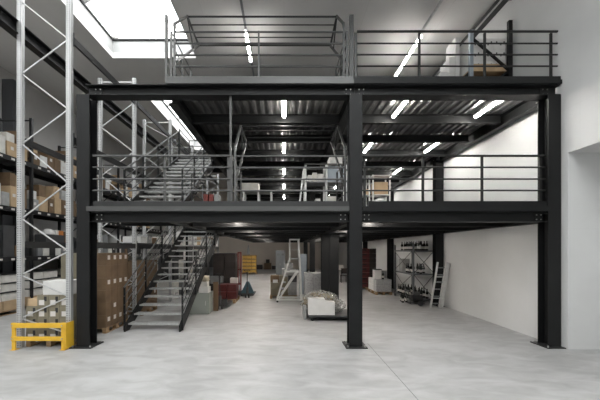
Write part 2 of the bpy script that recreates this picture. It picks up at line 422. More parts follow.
def pallet_gate(x0, x1, z, label, m, midposts, tall):
    t = thing('pallet_gate', label, 'safety gate', (x0, YG, z), 'swing-over pallet gates')
    y = 6.69
    for i, h in enumerate((.355, .61, .87, 1.125)):
        part('rail', MB().bar((x0, y, z + h), (x1, y, z + h), .042, .042, 8), m, t)
    for x in midposts:
        part('post', MB().box(x - .018, x + .018, y - .035, y - .02, z + .1, z + 1.13), m, t)
    for i, (yy, hh) in enumerate(((7.58, 2.16), (7.85, 2.155), (8.29, 2.14), (8.6, 2.13))):
        part('raised_rail', MB().bar((x0 + .02, yy, z + hh), (x1 - .02, yy, z + hh), .045 if i in (0, 3) else .03, .045 if i in (0, 3) else .03, 8), 'rail', t)
    for s, x in ((-1, x0), (1, x1)):  # right-hand frames painted darker to imitate the skylight falling off
        sf = MB()
        sf.bar((x, y, z + .05), (x, y, z + 1.33), .045, .045).bar((x, y, z + 1.31), (x, 7.58, z + 2.17), .045, .045)
        sf.bar((x, 7.56, z + 2.17), (x, 8.62, z + 2.13), .045, .045).bar((x, 8.6, z + 2.12), (x, y, z + .45), .045, .045)
        sf.bar((x, 8.1, z + 1.67), (x, 7.58, z + 2.15), .03, .03)
        part('side_frame', sf, m if s < 0 else 'rail', t)
        xs = x + s * .075
        sd = MB()
        for h in (.355, .61, .87, 1.125): sd.bar((xs, y, z + h), (xs, 8.12, z + h), .03, .03, 6)
        sd.box(xs - .02, xs + .02, 8.1, 8.14, z + .002, z + 1.14).box(xs - .02, xs + .02, 7.4, 7.43, z + .002, z + 1.12).box(xs - .022, xs + .022, 6.67, 6.71, z + .002, z + 1.14)
        part('side_rail', sd, 'rail' if s > 0 else m, t)
    for x, a in tall:
        part('tall_post', MB().box(x - .028, x + .028, y - .03, y + .03, z + .002, z + a), m, t)
    return t
pallet_gate(-2.44, 1.33, D2, 'wide swing-over pallet gate on the upper deck, beside the skylight side', 'gate', (-.56,), ((-2.62, 1.5),))
pallet_gate(-1.09, 1.36, D1, 'narrower swing-over pallet gate on the lower deck, beside the middle column', 'gate', (), ())
solo('hanger_post', MB().box(-1.21, -1.165, 6.66, 6.70, D1 + .002, D2B - .002), 'gate', 'thin grey post from the lower deck up to the top beam', 'post')

# ---------------------------------------------------------------- stairs
XSL, XSR = -4.17, -2.73
def stair(y0, z0, n, rise, going, label, top):
    t = thing('staircase', label, 'stairs', (XSL, y0, z0), 'open steel stair flights')
    slope = rise / going
    for x, d in ((XSL, 'left'), (XSR, 'right')):
        ya, yb = y0 - .16, y0 + going * (n) + .02
        za, zb = z0 + .0, top
        def zl(y): return z0 + rise + (y - y0) * slope
        pts = [(ya, max(z0 + .004, zl(ya) - .24)), (ya, zl(ya) + .08), (yb, zl(yb) + .08 - rise * .9), (yb, zl(yb) - .27 - rise * .4)]
        pts = [(ya, z0 + .004), (ya, zl(ya) + .07), (yb - .25, zl(yb - .25) + .07), (yb, min(zl(yb - .25) + .07, top - .0)), (yb, zl(yb) - .34), (ya + .22, z0 + .004)]
        part('stringer', MB().prism(pts, 'x', x - .02, x + .02), 'steel', t)
    for k in range(n):
        y = y0 + going * k; z = z0 + rise * (k + 1)
        tr = MB().box(XSL + .021, XSR - .021, y - .012, y + .012, z - .045, z).box(XSL + .021, XSR - .021, y + .2, y + .27, z - .03, z - .004)
        for j in range(4): tr.box(XSL + .021, XSR - .021, y + .03 + j * .045, y + .055 + j * .045, z - .022, z - .004)
        for xx in (XSL + .03, -3.8, -3.45, -3.1, XSR - .04): tr.box(xx, xx + .012, y + .0, y + .27, z - .04, z - .006)
        part('tread', tr, 'tread', t)
    for x in (XSL - .045, XSR + .045):
        a, b = y0 - .1, y0 + going * n
        def zr(y, h): return z0 + rise + (y - y0) * slope + h
        part('handrail', MB().bar((x, a, zr(a, 1.02)), (x, b, zr(b, 1.02)), .042, .042, 8), 'gate', t)
        for h in (.32, .56, .79):
            part('rail', MB().bar((x, a, zr(a, h)), (x, b, zr(b, h)), .028, .028, 8), 'gate', t)
        for q in (.0, .26, .52, .78, 1.0):
            y = a + .03 + (b - a - .06) * q
            part('post', MB().box(x - .02, x + .02, y - .022, y + .022, zr(y, -.12), zr(y, 1.01)), 'steel', t)
    return t
stair(8.0, 0, 15, .1944, .31, 'lower dark steel stair flight rising from the concrete floor', D1)
stair(8.0, D1, 13, .1979, .31, 'upper dark steel stair flight between the two decks', D2)
for z, zb, y0, lab in ((D1, D1B, 12.68, 'lower'), (D2, D2B, 12.08, 'upper')):
    t = thing('stair_landing', 'small railed landing at the head of the %s stair flight' % lab, 'landing', (-4.2, y0, z), 'stair landings')
    part('floor_board', MB().box(-4.24, -2.69, y0, y0 + 1.3, z - .04, z), 'dark', t)
    part('edge_beam', MB().ibeam_x(-4.24, -2.69, y0 + .06, zb, z - .045, .1), 'steel', t)
    part('edge_beam', MB().ibeam_x(-4.24, -2.69, y0 + 1.2, zb, z - .045, .1), 'steel', t)
    for h in (.355, .61, .87, 1.125):
        part('rail', MB().bar((-4.22, y0 + 1.27, z + h), (-2.7, y0 + 1.27, z + h), .034, .034, 8), 'rail', t)
        part('rail', MB().bar((-4.22, y0 + .03, z + h), (-4.22, y0 + 1.27, z + h), .034, .034, 8), 'rail', t)
    for x in (-4.22, -2.72):
        part('post', MB().box(x - .022, x + .022, y0 + 1.255, y0 + 1.29, z, z + 1.14), 'rail', t)
    part('post', MB().box(-4.24, -4.2, y0 + .02, y0 + .06, z, z + 1.14), 'rail', t)
    if lab == 'upper': solo('landing_column', MB().box(-4.33, -4.245, 13.2, 13.29, .0, D2), 'steel', 'slender dark column carrying the outer corner of both stair landings', 'column')
# side guard rail of both decks next to the stair opening
for z, lab in ((D2, 'upper'), (D1, 'lower')):
    t = thing('guard_rail', 'dark guard rail lining the stair opening on the %s deck' % lab, 'railing', (-2.56, 8.3, z), 'guard rails of the mezzanine')
    for i, h in enumerate((.355, .61, .87, 1.125)):
        part('top_rail' if i == 3 else 'rail', MB().bar((-2.55, 8.3, z + h), (-2.55, 11.9, z + h), .034, .034, 8), 'rail', t)
    for y in (8.3, 9.5, 10.7, 11.88): part('post', MB().box(-2.572, -2.53, y - .015, y + .015, z + .002, z + 1.13), 'rail', t)

# ---------------------------------------------------------------- lamps
def tube_lamp(x, y0, length, z, label, m='lamp', hang=0):
    t = thing('tube_lamp', label, 'lamp', (x, y0, z), 'tube lamps')
    part('housing', MB().box(x - .035, x + .035, y0 - .03, y0 + length + .03, z + .0, z + .05), 'white', t)
    part('diffuser', MB().bar((x, y0, z - .022), (x, y0 + length, z - .028), .085, .055, 8), m, t)
    if hang:
        for y in (y0 + .1, y0 + length - .1): part('hanger', MB().bar((x, y, z + .05), (x, y, z + .05 + hang), .008), 'galv', t)
    return t
for r, (x, lab) in enumerate(((0.0, 'middle of the left bay'), (2.88, 'left part of the right bay'), (5.05, 'wall side of the right bay'))):
    for n, y in enumerate((6.95, 9.8, 13.0, 16.2, 19.3, 22.5)):
        tube_lamp(x, y, .95, D2T - .12 if n else D2T - .12, 'glowing tube lamp under upper deck, %s, %s from front' % (lab, ORD[n]), hang=.06)
for x, lab in ((-1.28, 'staircase side'), (2.35, 'wall side')):
    for n, y in enumerate((7.0, 9.7, 12.6, 15.4, 18.4, 21.2, 24.1)):  # last two of each row are added, unseen, to light the back wall
        tube_lamp(x, y + .35, .7, D1T - .052, 'tube lamp tucked between joists under the lower deck, %s, %s from the front' % (lab, ORD[n]), 'lamp_dim', hang=0)
for x, y0, ln, lab in ((-1.15, 9.0, 1.4, 'short bright tube lamp on the ceiling track above the wide pallet gate'), (4.2, 9.2, 2.1, 'long bright tube lamp on the ceiling track above the right railing')):
    tr = thing('lamp_track', 'thin ceiling track carrying the ' + ('short' if x < 0 else 'long') + ' ceiling tube lamp', 'track', (x, 6, ZC), 'ceiling lamp tracks')
    zt = ZC - .38
    part('rail', MB().box(x - .03, x + .03, 3, 24, zt, zt + .06), 'galv' if x > 0 else 'grey', tr)
    for yy in range(4, 24, 3): part('hanger', MB().bar((x, yy, zt + .06), (x, yy, ZC - .001), .01), 'galv', tr)
    tube_lamp(x, y0, ln, zt - .052, lab, 'lamp_track')

# ---------------------------------------------------------------- ceiling corner duct on the right
t = thing('cable_tray', 'dark metal cable duct running along the ceiling corner above the upper railing', 'duct', (5.8, 6, 8.7))
part('tray', MB().box(5.93, 6.11, 3, 30, 8.93, 8.95).box(5.93, 5.94, 3, 30, 8.95, 9.12).box(6.10, 6.11, 3, 30, 8.95, 9.12), 'dark', t)
part('lip', MB().box(5.90, 5.93, 3, 30, 8.92, 8.96), 'galv', t)
for y in range(4, 30, 2): part('bracket', MB().box(5.9, 6.115, y, y + .06, 8.85, 8.92), 'dark', t)
part('cable', MB().bar((6.03, 3, 8.975), (6.03, 30, 8.975), .04, .04, 8), 'black', t)

# ---------------------------------------------------------------- pallet rack along the left side of the stairs
RX0, RX1 = -5.79, -4.715
def upright_bm(mb, x, y, z1, w=.105, d=.08):
    # open C-profile, folded lips towards the rack centre
    mb.box(x - w / 2, x + w / 2, y - .004, y, .012, z1)
    mb.box(x - w / 2, x - w / 2 + .004, y, y + d, .012, z1).box(x + w / 2 - .004, x + w / 2, y, y + d, .012, z1)
def perforated():
    m = mat('perforated_galvanised_upright', (.48, .48, .48), .42, .4); nt = m.node_tree; p = nt.nodes['Principled BSDF']
    tc = nt.nodes.new('ShaderNodeTexCoord'); sp = nt.nodes.new('ShaderNodeSeparateXYZ'); nt.links.new(tc.outputs['Object'], sp.inputs[0])
    mu = nt.nodes.new('ShaderNodeMath'); mu.operation = 'MULTIPLY'; mu.inputs[1].default_value = 20; nt.links.new(sp.outputs['Z'], mu.inputs[0])
    fr = nt.nodes.new('ShaderNodeMath'); fr.operation = 'FRACT'; nt.links.new(mu.outputs[0], fr.inputs[0])
    lt = nt.nodes.new('ShaderNodeMath'); lt.operation = 'LESS_THAN'; lt.inputs[1].default_value = .4; nt.links.new(fr.outputs[0], lt.inputs[0])
    # two slot rows beside the middle line of the face
    ax = nt.nodes.new('ShaderNodeMath'); ax.operation = 'ABSOLUTE'; nt.links.new(sp.outputs['X'], ax.inputs[0])
    cmp = nt.nodes.new('ShaderNodeMath'); cmp.operation = 'COMPARE'; cmp.inputs[1].default_value = .027; cmp.inputs[2].default_value = .010; nt.links.new(ax.outputs[0], cmp.inputs[0])
    an = nt.nodes.new('ShaderNodeMath'); an.operation = 'MULTIPLY'; nt.links.new(lt.outputs[0], an.inputs[0]); nt.links.new(cmp.outputs[0], an.inputs[1])
    mx = nt.nodes.new('ShaderNodeMix'); mx.data_type = 'RGBA'; mx.inputs[6].default_value = (.48, .48, .48, 1); mx.inputs[7].default_value = (.03, .03, .03, 1)
    nt.links.new(an.outputs[0], mx.inputs[0]); nt.links.new(mx.outputs[2], p.inputs['Base Color'])
    return m
M['perf'] = perforated()
NODES = [('R', 7.45), ('L', 6.02), ('R', 5.22), ('L', 4.48), ('R', 3.62), ('L', 2.84), ('R', 2.10), ('L', 1.60), ('R', 1.19), ('L', .65), ('R', .30)]
NODES = [('R', 6.78), ('L', 6.02), ('R', 5.24), ('L', 4.48), ('R', 3.62), ('L', 2.84), ('R', 2.12), ('L', 1.60), ('R', 1.12), ('L', .65), ('R', .30)]
FY = [6.56, 9.42, 12.4, 15.4, 18.4, 21.4]
rack = thing('pallet_rack', 'tall galvanised pallet rack with black beams, behind the yellow guard', 'rack', (-5.2, 6.45, 0))
for k, y in enumerate(FY):
    top = 8.1 if k == 0 else 7.55
    for x in (RX0, RX1):
        mb = MB(); u = MB(); upright_bm(u, x, y, top)
        # each upright carries its own local origin so the slot pattern sits on its face
        bmesh.ops.translate(u.bm, verts=u.bm.verts[:], vec=Vector((-x, -y, 0)))
        me_o = part('upright', u, 'perf'); me_o.parent = rack; me_o.location = Vector((x, y, 0)) - rack.location
        part('foot_plate', MB().box(x - .08, x + .08, y - .04, y + .12, .001, .012), 'galv', rack)
    br = MB()
    pts = [(RX0 + .05 if s == 'L' else RX1 - .05, z) for s, z in NODES]
    pts = ([(RX0 + .05, 7.6)] if k == 0 else [(RX0 + .05, 7.36)]) + pts
    bl = pts
    for n, (a, b) in enumerate(zip(bl[:-1], bl[1:])):
        part('brace', MB().bar((a[0], y + .03 + .012 * (n % 2), a[1] - .02), (b[0], y + .03 + .012 * (n % 2), b[1] + .02), .022, .024), 'galv', rack)
    part('cross_bar', MB().box(RX0 + .06, RX1 - .06, y + .02, y + .05, top - .14, top - .1), 'galv', rack)
    part('cross_bar', MB().box(RX0 + .06, RX1 - .06, y + .02, y + .05, .2, .23), 'galv', rack)
LV = [2.19, 4.50, 6.72]
for a, b in zip(FY[:-1], FY[1:]):
    for z in LV:
        for x in (RX1 + .035, RX0 - .035):
            if z > 6 and x < -5.5: continue
            part('load_beam', MB().box(x - .025, x + .025, a + .09, b - .005, z, z + .15), 'beamblack', rack)
            part('beam_connector', MB().box(x - .03, x + .03, a + .085, a + .10, z - .06, z + .24), 'beamblack', rack)
# heavier tie beam bolted outside the rear uprights
t = solo('tie_beam', MB().ibeam_y(-5.90, 5.7, 21.4, 6.87, 7.16, .2, .02), 'steel', 'heavy dark overhead beam running back along the rear of the galvanised rack', 'beam')
# yellow end guard
t = thing('rack_guard', 'yellow steel end guard bolted to the floor around the rack foot', 'guard', (-5.2, 6.2, 0))
for z0, z1 in ((.48, .585), (.205, .295)):
    part('bar', MB().box(-5.83, -4.67, 6.40, 6.425, z0, z1), 'yellow', t, bevel=.004)
for x in (-5.80, -4.74):
    part('post', MB().box(x - .035, x + .045, 6.426, 6.455, .008, .585), 'yellow', t, bevel=.003)
    part('foot', MB().box(x - .06, x + .06, 6.40, 6.52, .001, .008), 'yellow', t)
    for z in (.25, .53): part('bolt', MB().bar((x, 6.388, z), (x, 6.40, z), .03, .03, 6), 'bolt', t)
part('side_plate', MB().box(-4.668, -4.65, 6.40, 6.64, .03, .585), 'yellow', t, bevel=.003)

# ---------------------------------------------------------------- pallets and cartons
cnm = {'dark': 'dark grey', 'black': 'black', 'white': 'white', 'grey': 'grey', 'offwhite': 'off-white', 'tan': 'tan', 'brown': 'brown', 'midgrey': 'pale grey'}
def pallet(x0, x1, y0, y1, z, label, name='wooden_pallet', m='wood'):
    t = thing(name, label, 'pallet', ((x0 + x1) / 2, (y0 + y1) / 2, z), 'wooden pallets')
    n = 6; w = (y1 - y0) / n
    mb = MB()
    for i in range(n): mb.box(x0, x1, y0 + i * w + .012, y0 + (i + 1) * w - .012, z + .122, z + .144)
    part('deck', mb, m, t)
    for xx in (x0, (x0 + x1) / 2 - .05, x1 - .1):
        part('runner', MB().box(xx, xx + .1, y0 + .01, y1 - .01, z + .002, z + .02).box(xx, xx + .1, y0 + .01, y0 + .15, z + .02, z + .122)
             .box(xx, xx + .1, (y0 + y1) / 2 - .07, (y0 + y1) / 2 + .07, z + .02, z + .122).box(xx, xx + .1, y1 - .15, y1 - .01, z + .02, z + .122), m, t)
    return t
def carton(x0, x1, y0, y1, z0, z1, m, label, group, side=None, name='carton', cat='carton', bevel=.006, lab=None):
    g = .003
    mb = MB().box(x0 + g, x1 - g, y0 + g, y1 - g, z0 + .001, z1 - .001)
    o = solo(name, mb, m, label, cat, group, bevel)
    cx, cy, cz = (x0 + x1) / 2, (y0 + y1) / 2, (z0 + z1) / 2
    w = min(.11, (z1 - z0) * .42)
    if side == 'x+': part('label', MB().box(x1 - g, x1 - g + .002, cy - w * .5, cy + w * .5, cz - w * .1, cz + w * .9), 'label', o, 'white paper label')
    if side == 'y-': part('label', MB().box(cx - w * .55, cx + w * .45, y0 + g - .002, y0 + g, cz - w * .5, cz + w * .5), 'label', o, 'white paper label')
    if side == 'y-b':
        part('label', MB().box(cx - w * .75, cx + w * .35, y0 + g - .002, y0 + g, cz - w * .9, cz + w * .15), 'label', o, 'white paper label')
        part('handle_slot', MB().box(cx + w * .3, cx + w * .85, y0 + g - .0015, y0 + g, cz - w * .1, cz + w * .9), 'black', o, 'dark hand hole')
    if side == 'grid':
        for i in (-1, 0):
            for j in (-1, 0):
                part('window_print', MB().box(x1 - g, x1 - g + .002, cy + i * .17 + .015, cy + i * .17 + .15, cz + j * .12 + .012, cz + j * .12 + .1), 'midgrey', o, 'grey printed panel')
    return o

# tall brown stack, second pallet of the first bay
pallet(-5.72, -4.56, 7.68, 8.78, 0, 'pallet under the tall brown carton stack beside the left front column')
nx, ny, nz = 4, 4, 6
for i in range(nx):
    for j in range(ny):
        for k in range(nz):
            if not (i == nx - 1 or j == 0 or k == nz - 1): continue
            x0 = -5.72 + i * .29; y0 = 7.68 + j * .275; z0 = .146 + k * .32
            if i == nx - 1 and j > 0:
                lb = 'brown carton in the tall aisle-side stack, %s layer up, %s from its front' % (ORD[k], ORD[j])
            elif j == 0:
                lb = 'carton at front of the tall stack, %s layer up, %s from the aisle' % (ORD[k], ORD[3 - i])
            else:
                lb = 'carton on top of the tall stack, %s from the aisle, %s row back' % (ORD[3 - i], ORD[j])
            carton(x0, x0 + .29, y0, y0 + .275, z0, z0 + .32, 'brown' if (i == nx - 1 and j > 0) else ('olive' if i < nx - 1 else 'brown'), lb, 'cartons of the tall brown stack',  # brown stack's front and inner cartons painted olive for shade and wrapping film
                   'x+' if (i == nx - 1 and k in (0, 1, 3, 5) and (k != 1 or j == 1)) else None)
# lower stack in front
pallet(-5.72, -4.72, 6.64, 7.55, 0, 'pallet just behind the yellow rack guard')
for i in range(4):
    for j in range(3):
        for k in range(4 if i > 0 else 3):
            if j > 0 and k < (3 if i > 0 else 2) and i not in (0, 3): continue
            x0 = -5.72 + i * .25; y0 = 6.64 + j * .30; z0 = .146 + k * .25
            carton(x0, x0 + .25, y0, y0 + .30, z0, z0 + .25, 'olive', 'olive carton behind the yellow guard, %s layer up, %s from the outer side, %s row' % (ORD[k], ORD[i], ('front', 'middle', 'back')[j]),
                   'small labelled cartons behind the guard', 'y-b' if j == 0 else None)
carton(-5.36, -4.75, 6.66, 7.1, 1.148, 1.46, 'white', 'plain white carton lying on top of the olive cartons', None)
carton(-5.70, -5.48, 6.66, 7.3, .898, 1.06, 'tan', 'flat tan carton on the lower corner of the olive stack', None)
# third pallet: next bay, reddish-brown, half hidden by the stair rail
pallet(-5.72, -4.6, 9.75, 10.9, 0, 'pallet in the second rack bay behind the lower stair rail')
for k in range(5):
    for j in range(3):
        carton(-5.0, -4.6, 9.75 + j * .38, 10.13 + j * .38, .146 + k * .33, .476 + k * .33, 'brown', 'brown carton in the second rack bay, %s layer up, %s from its front' % (ORD[k], ORD[j]), 'cartons of the second rack bay', 'x+' if (j + k) % 3 == 0 else None)
        carton(-5.4, -5.0, 9.75 + j * .38, 10.13 + j * .38, .146 + k * .33, .476 + k * .33, 'brown', 'brown carton, inner side of second rack bay, %s layer, %s from front' % (ORD[k], ORD[j]), 'cartons of the second rack bay')
# white goods on the rack beyond
def shelf_boards(y0, y1, z, label):
    return solo('shelf_board', MB().box(RX0 - .06, RX1 + .06, y0, y1, z, z + .03), 'dark', label, 'board', 'rack shelf boards')
for n, (a, b) in enumerate(((9.52, 12.38), (12.5, 15.38), (15.5, 18.38), (18.5, 21.38))):
    shelf_boards(a, b, 2.345, 'dark board on the lowest beams of the galvanised rack, %s bay' % ORD[n + 1])
wh = ['white', 'offwhite', 'white', 'midgrey', 'white', 'tan', 'brown', 'offwhite']
for bay, (a, b) in enumerate(((9.75, 12.2), (12.6, 15.2), (15.6, 18.2), (18.6, 21.2))):
    y = a; n = 0
    while y < b - .3:
        L = random.uniform(.42, .75); h = random.uniform(.30, .75)
        if bay == 0: L, h = random.uniform(.35, .5), random.uniform(.2, .38)
        L = min(L, b - y); m = wh[(n * 3 + bay) % 8]
        cn = {'white': 'white', 'offwhite': 'off-white', 'midgrey': 'grey', 'tan': 'tan', 'brown': 'brown'}[m]
        carton(-5.25, -4.66, y, y + L, 2.377, 2.377 + h, m, '%s carton on first rack shelf, %s bay, %s from front' % (cn, ORD[bay + 1], ORD[n]), 'cartons on the first shelf of the galvanised rack', 'grid' if m == 'white' and h > .4 else ('x+' if n % 2 else None))
        y += L + .04; n += 1
for bay, (a, b) in enumerate(((12.6, 15.2), (15.6, 18.2), (18.6, 21.2))):
    y = a; n = 0
    while y < b - .3:
        L = min(random.uniform(.5, .8), b - y); z = 0.02; k = 0
        while z < 1.75:
            h = random.uniform(.32, .5); m = ['white', 'dark', 'offwhite', 'grey', 'black'][(n + 2 * k + bay) % 5]
            carton(-5.3, -4.62, y, y + L, z, z + h, m, '%s crate low in galvanised rack bay %s, column %s, %s up' % (cnm[m], ORD[bay + 2], ORD[n], ORD[k]),
                   'crates on the floor of the galvanised rack', 'grid' if m == 'white' else None, 'crate', 'crate')
            z += h + .002; k += 1
        y += L + .05; n += 1
# pale stuff standing under the upper part of the stairs
n = 0
for x, y, w, d, h in ((-4.0, 13.2, .6, .5, 1.5), (-3.3, 13.4, .5, .5, .95), (-3.9, 15.2, .8, .6, 1.9), (-2.95, 15.3, .5, .5, 1.35)):
    z = .002; k = 0; hh = h / 3
    for k in range(3):
        m = ['dark', 'white', 'black', 'grey'][(n + k) % 4]
        carton(x, x + w, y, y + d, z, z + hh, m, '%s crate beyond the stair treads, %s stack, %s up' % (cnm[m], ('nearest', 'second', 'farthest', 'fourth')[n], ORD[k]), 'crates beyond the stairs', None, 'crate', 'crate')
        z += hh + .001
    n += 1

# ---------------------------------------------------------------- long dark rack along the far left wall
CXF, CXB = -9.1, -10.3
CYS = [8.0 + 2.85 * i for i in range(7)]
crack = thing('pallet_rack', 'long dark pallet rack standing along the far left wall', 'rack', (-9.7, 8, 0))
for y in CYS:
    for x in (CXF - .04, CXB + .04):
        part('upright', MB().box(x - .045, x + .045, y - .04, y + .04, .01, 6.9), 'beamblack', crack)
    part('cross_bar', MB().box(CXB + .085, CXF - .085, y - .015, y + .015, 6.8, 6.84), 'beamblack', crack)
    for z in (.4, 2.5, 4.6):
        part('brace', MB().bar((CXB + .085, y, z), (CXF - .085, y, z + .9), .03), 'beamblack', crack)
CL = [1.92, 3.60, 5.28]
for a, b in zip(CYS[:-1], CYS[1:]):
    for z in CL:
        for x in (CXF - .02, CXB + .02):
            part('load_beam', MB().box(x - .022, x + .022, a + .04, b - .04, z - .16, z), 'beamblack', crack)
        part('shelf_board', MB().box(CXB + .05, CXF - .05, a + .05, b - .05, z - .02, z + .001), 'dark', crack)
        for q in range(6):
            yy = a + .25 + q * .44
            part('shelf_label', MB().box(CXF + .002, CXF + .006, yy, yy + .13, z - .12, z - .055), 'label', crack, 'small white location label')
pal = {0: ['dark', 'white', 'black', 'grey', 'dark', 'offwhite', 'brown', 'black'], 1: ['tan', 'white', 'brown', 'offwhite', 'tan', 'midgrey', 'brown'], 2: ['offwhite', 'brown', 'tan', 'white', 'tan', 'brown']}
cnm = {'dark': 'dark grey', 'black': 'black', 'white': 'white', 'grey': 'grey', 'offwhite': 'off-white', 'tan': 'tan', 'brown': 'brown', 'midgrey': 'pale grey'}
for lv, z in enumerate(CL):
    y = 9.0; n = 0
    while y < 20.5 and n < 30:
        L = random.uniform(.22, .46); bayi = int((y - 8) / 2.85); edge = 8 + 2.85 * (bayi + 1)
        if y + L > edge - .06: y = edge + .08; bayi += 1
        m = pal[lv][(n * 2 + lv + (n // 5)) % len(pal[lv])]
        h = random.uniform(.35, .75) if lv else random.uniform(.3, 1.15)
        dep = random.uniform(.5, .7)
        g = 'cartons on the %s shelf of the far left rack' % ORD[lv]
        base = '%s box, %s shelf of far left rack, %s from near end' % (cnm[m], ORD[lv], ORD[n])
        if m in ('dark', 'black', 'grey'): carton(CXF - dep - .1, CXF - .1, y, y + L, z + .002, z + h, m, base, g, 'x+' if n % 3 == 0 else None, 'plastic_bin', 'bin')
        else: carton(CXF - dep - .1, CXF - .1, y, y + L, z + .002, z + h, m, base, g, 'x+' if n % 2 else None)
        if lv and random.random() < .95:
            m2 = pal[lv][(n + 3) % len(pal[lv])]; h2 = random.uniform(.25, .6)
            if n % 5 != 2:
                carton(CXF - dep - .06, CXF - .14, y + .02, y + L * .85, z + h, z + h + h2, m2, '%s upper box, %s shelf of far left rack, above the %s' % (cnm[m2], ORD[lv], ORD[n]), g)
        y += L + random.uniform(.02, .07); n += 1
# hard hat shaped lid with an orange block on the first shelf
t = solo('white_cap', MB().lathe(-9.35, 11.9, 2.75, [(.22, 0), (.22, .05), (.19, .15), (.11, .22), (.02, .24)], 14), 'white', 'round white dome lid beside an orange block on the far left rack', 'lid', smooth=True)
t = solo('stand_box', MB().box(-9.6, -9.15, 11.55, 12.5, 2.45, 2.75), 'dark', 'dark crate carrying the white dome lid and the orange block', 'crate')
solo('orange_block', MB().box(-9.32, -9.15, 12.25, 12.45, 2.752, 2.93), 'orange', 'small orange block beside the white dome lid', 'block', bevel=.01)
# floor loads of the far left rack: pallets with white crates with dark seams
for p in range(5):
    y0 = 8.35 + p * 2.4
    pallet(-10.2, -9.1, y0, y0 + 2.1, 0, 'long pallet on the floor under the far left rack, %s from its near end' % ORD[p])
    for j in range(3):
        ya, yb = y0 + .7 * j, y0 + .7 * (j + 1) - .02
        carton(-10.1, -9.12, ya, yb, .146, .46, 'tan' if p < 2 else 'brown', 'cardboard tray on %s floor pallet of far left rack, %s along' % (ORD[p], ORD[j]), 'cardboard trays under the white crates')
        for k in range(3 - (j == 2 and p == 1)):
            z0 = .462 + k * .30
            o = carton(-10.0, -9.16, ya, yb, z0, z0 + .262, 'offwhite' if p < 3 else 'midgrey', 'pale crate on %s floor pallet of far left rack, %s along, %s up' % (ORD[p], ORD[j], ORD[k]), 'pale crates with dark lids', None, 'crate', 'crate')
            part('lid', MB().box(-10.02, -9.14, ya, yb, z0 + .262, z0 + .298), 'black', o, 'dark lid')

# ---------------------------------------------------------------- goods behind and beside the stairs
t = thing('metal_cabinet', 'low grey-green cabinet half under the staircase', 'cabinet', (-2.9, 10.2, 0))
part('body', MB().box(-3.25, -2.50, 10.0, 10.5, .002, .70), mat('grey_green_enamel', (.26, .28, .25), .5), t, bevel=.008)
part('door', MB().box(-3.22, -2.53, 9.985, 9.999, .04, .67), mat('grey_green_enamel_door', (.28, .30, .27), .45), t, bevel=.003)
part('handle', MB().box(-2.62, -2.6, 9.965, 9.985, .3, .45), 'bolt', t)
carton(-2.86, -2.53, 10.05, 10.4, .705, .90, 'white', 'white box standing on the grey-green cabinet', None)
carton(-2.84, -2.58, 10.08, 10.38, .905, 1.08, 'offwhite', 'small off-white box stacked above the white one on the cabinet', None)
solo('cloth_bundle', MB().lathe(-2.66, 10.2, 1.082, [(.11, 0), (.14, .06), (.12, .13), (.06, .19), (.01, .2)], 10), mat('beige_cloth', (.42, .37, .28), .9), 'beige cloth bundle on top of the boxes beside the stairs', 'cloth', smooth=True)
solo('wooden_board', MB().box(-2.49, -2.32, 10.55, 10.6, .002, 1.02), 'brown', 'upright brown board leaning behind the small white box', 'board')

def pallet_truck(x, y, label, handle_z, m_body, m_cover=None, sc=1, bars='black'):
    t = thing('pallet_truck', label, 'pallet truck', (x, y, 0), 'hand pallet trucks')
    part('fork', MB().box(x - .26, x - .1, y + .1, y + 1.2, .08, .14), m_body, t)
    part('fork', MB().box(x + .1, x + .26, y + .1, y + 1.2, .08, .14), m_body, t)
    part('pump', MB().box(x - .24, x + .24, y, y + .12, .08, .34).cyl(x, y - .05, .12, .48, .055, 12), m_body, t, bevel=.01)
    for s in (-.07, .07):
        part('wheel', MB().bar((x + s - .025, y - .08, .09), (x + s + .025, y - .08, .09), .175, .175, 18), 'black', t, smooth=False)
    part('handle', MB().bar((x, y - .06, .42), (x, y - .2, handle_z), .04, .04, 8).bar((x - .14, y - .21, handle_z + .03), (x + .14, y - .21, handle_z + .03), .03, .03, 8)
         .bar((x - .02, y - .19, handle_z - .08), (x - .14, y - .21, handle_z + .03), .02, .02, 6).bar((x + .02, y - .19, handle_z - .08), (x + .14, y - .21, handle_z + .03), .02, .02, 6), bars, t)
    if m_cover:
        part('cover', MB().prism([(x - .30, .20), (x + .30, .20), (x + .06, .72), (x - .06, .72)], 'y', y - .02, y + .16), m_cover, t)
    return t
pallet_truck(-2.32, 10.95, 'black pallet truck standing right behind the grey-green cabinet', 1.28, 'dark')
pallet(-2.75, -1.95, 12.0, 13.2, .002, 'pallet under the dark red crates beside the black pallet truck')
for k in range(2):
    for i in range(2):
        o = carton(-2.72 + i * .4, -2.34 + i * .4, 12.2, 12.75, .15 + k * .3, .44 + k * .3, 'red', 'dark red crate beside the black pallet truck, %s up, %s column' % (ORD[k], ('stair-side', 'aisle-side')[i]), 'dark red crates', None, 'crate', 'crate')
        part('rim', MB().box(-2.725 + i * .4, -2.335 + i * .4, 12.195, 12.755, .425 + k * .3, .438 + k * .3), 'redpaint', o)
carton(-2.3, -2.0, 12.77, 13.1, .15, .95, 'label', 'pale pinkish panel box behind the dark red crates', None)
# dark brown stack
pallet(-3.3, -2.26, 13.9, 15.0, .002, 'pallet under the dark brown cartons beside the red stacker')
for k in range(5):
    for i in range(2):
        for j in range(2):
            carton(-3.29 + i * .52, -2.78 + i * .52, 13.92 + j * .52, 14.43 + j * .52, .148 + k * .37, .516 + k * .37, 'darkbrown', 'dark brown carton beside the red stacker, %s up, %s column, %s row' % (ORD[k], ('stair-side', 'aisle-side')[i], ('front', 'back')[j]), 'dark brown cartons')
for k in range(3):
    carton(-3.95, -3.45, 17.3, 17.9, .002 + k * .62, .615 + k * .62, 'offwhite', 'pale box beyond the dark brown cartons, %s up' % ORD[k], 'pale boxes beyond the dark cartons')
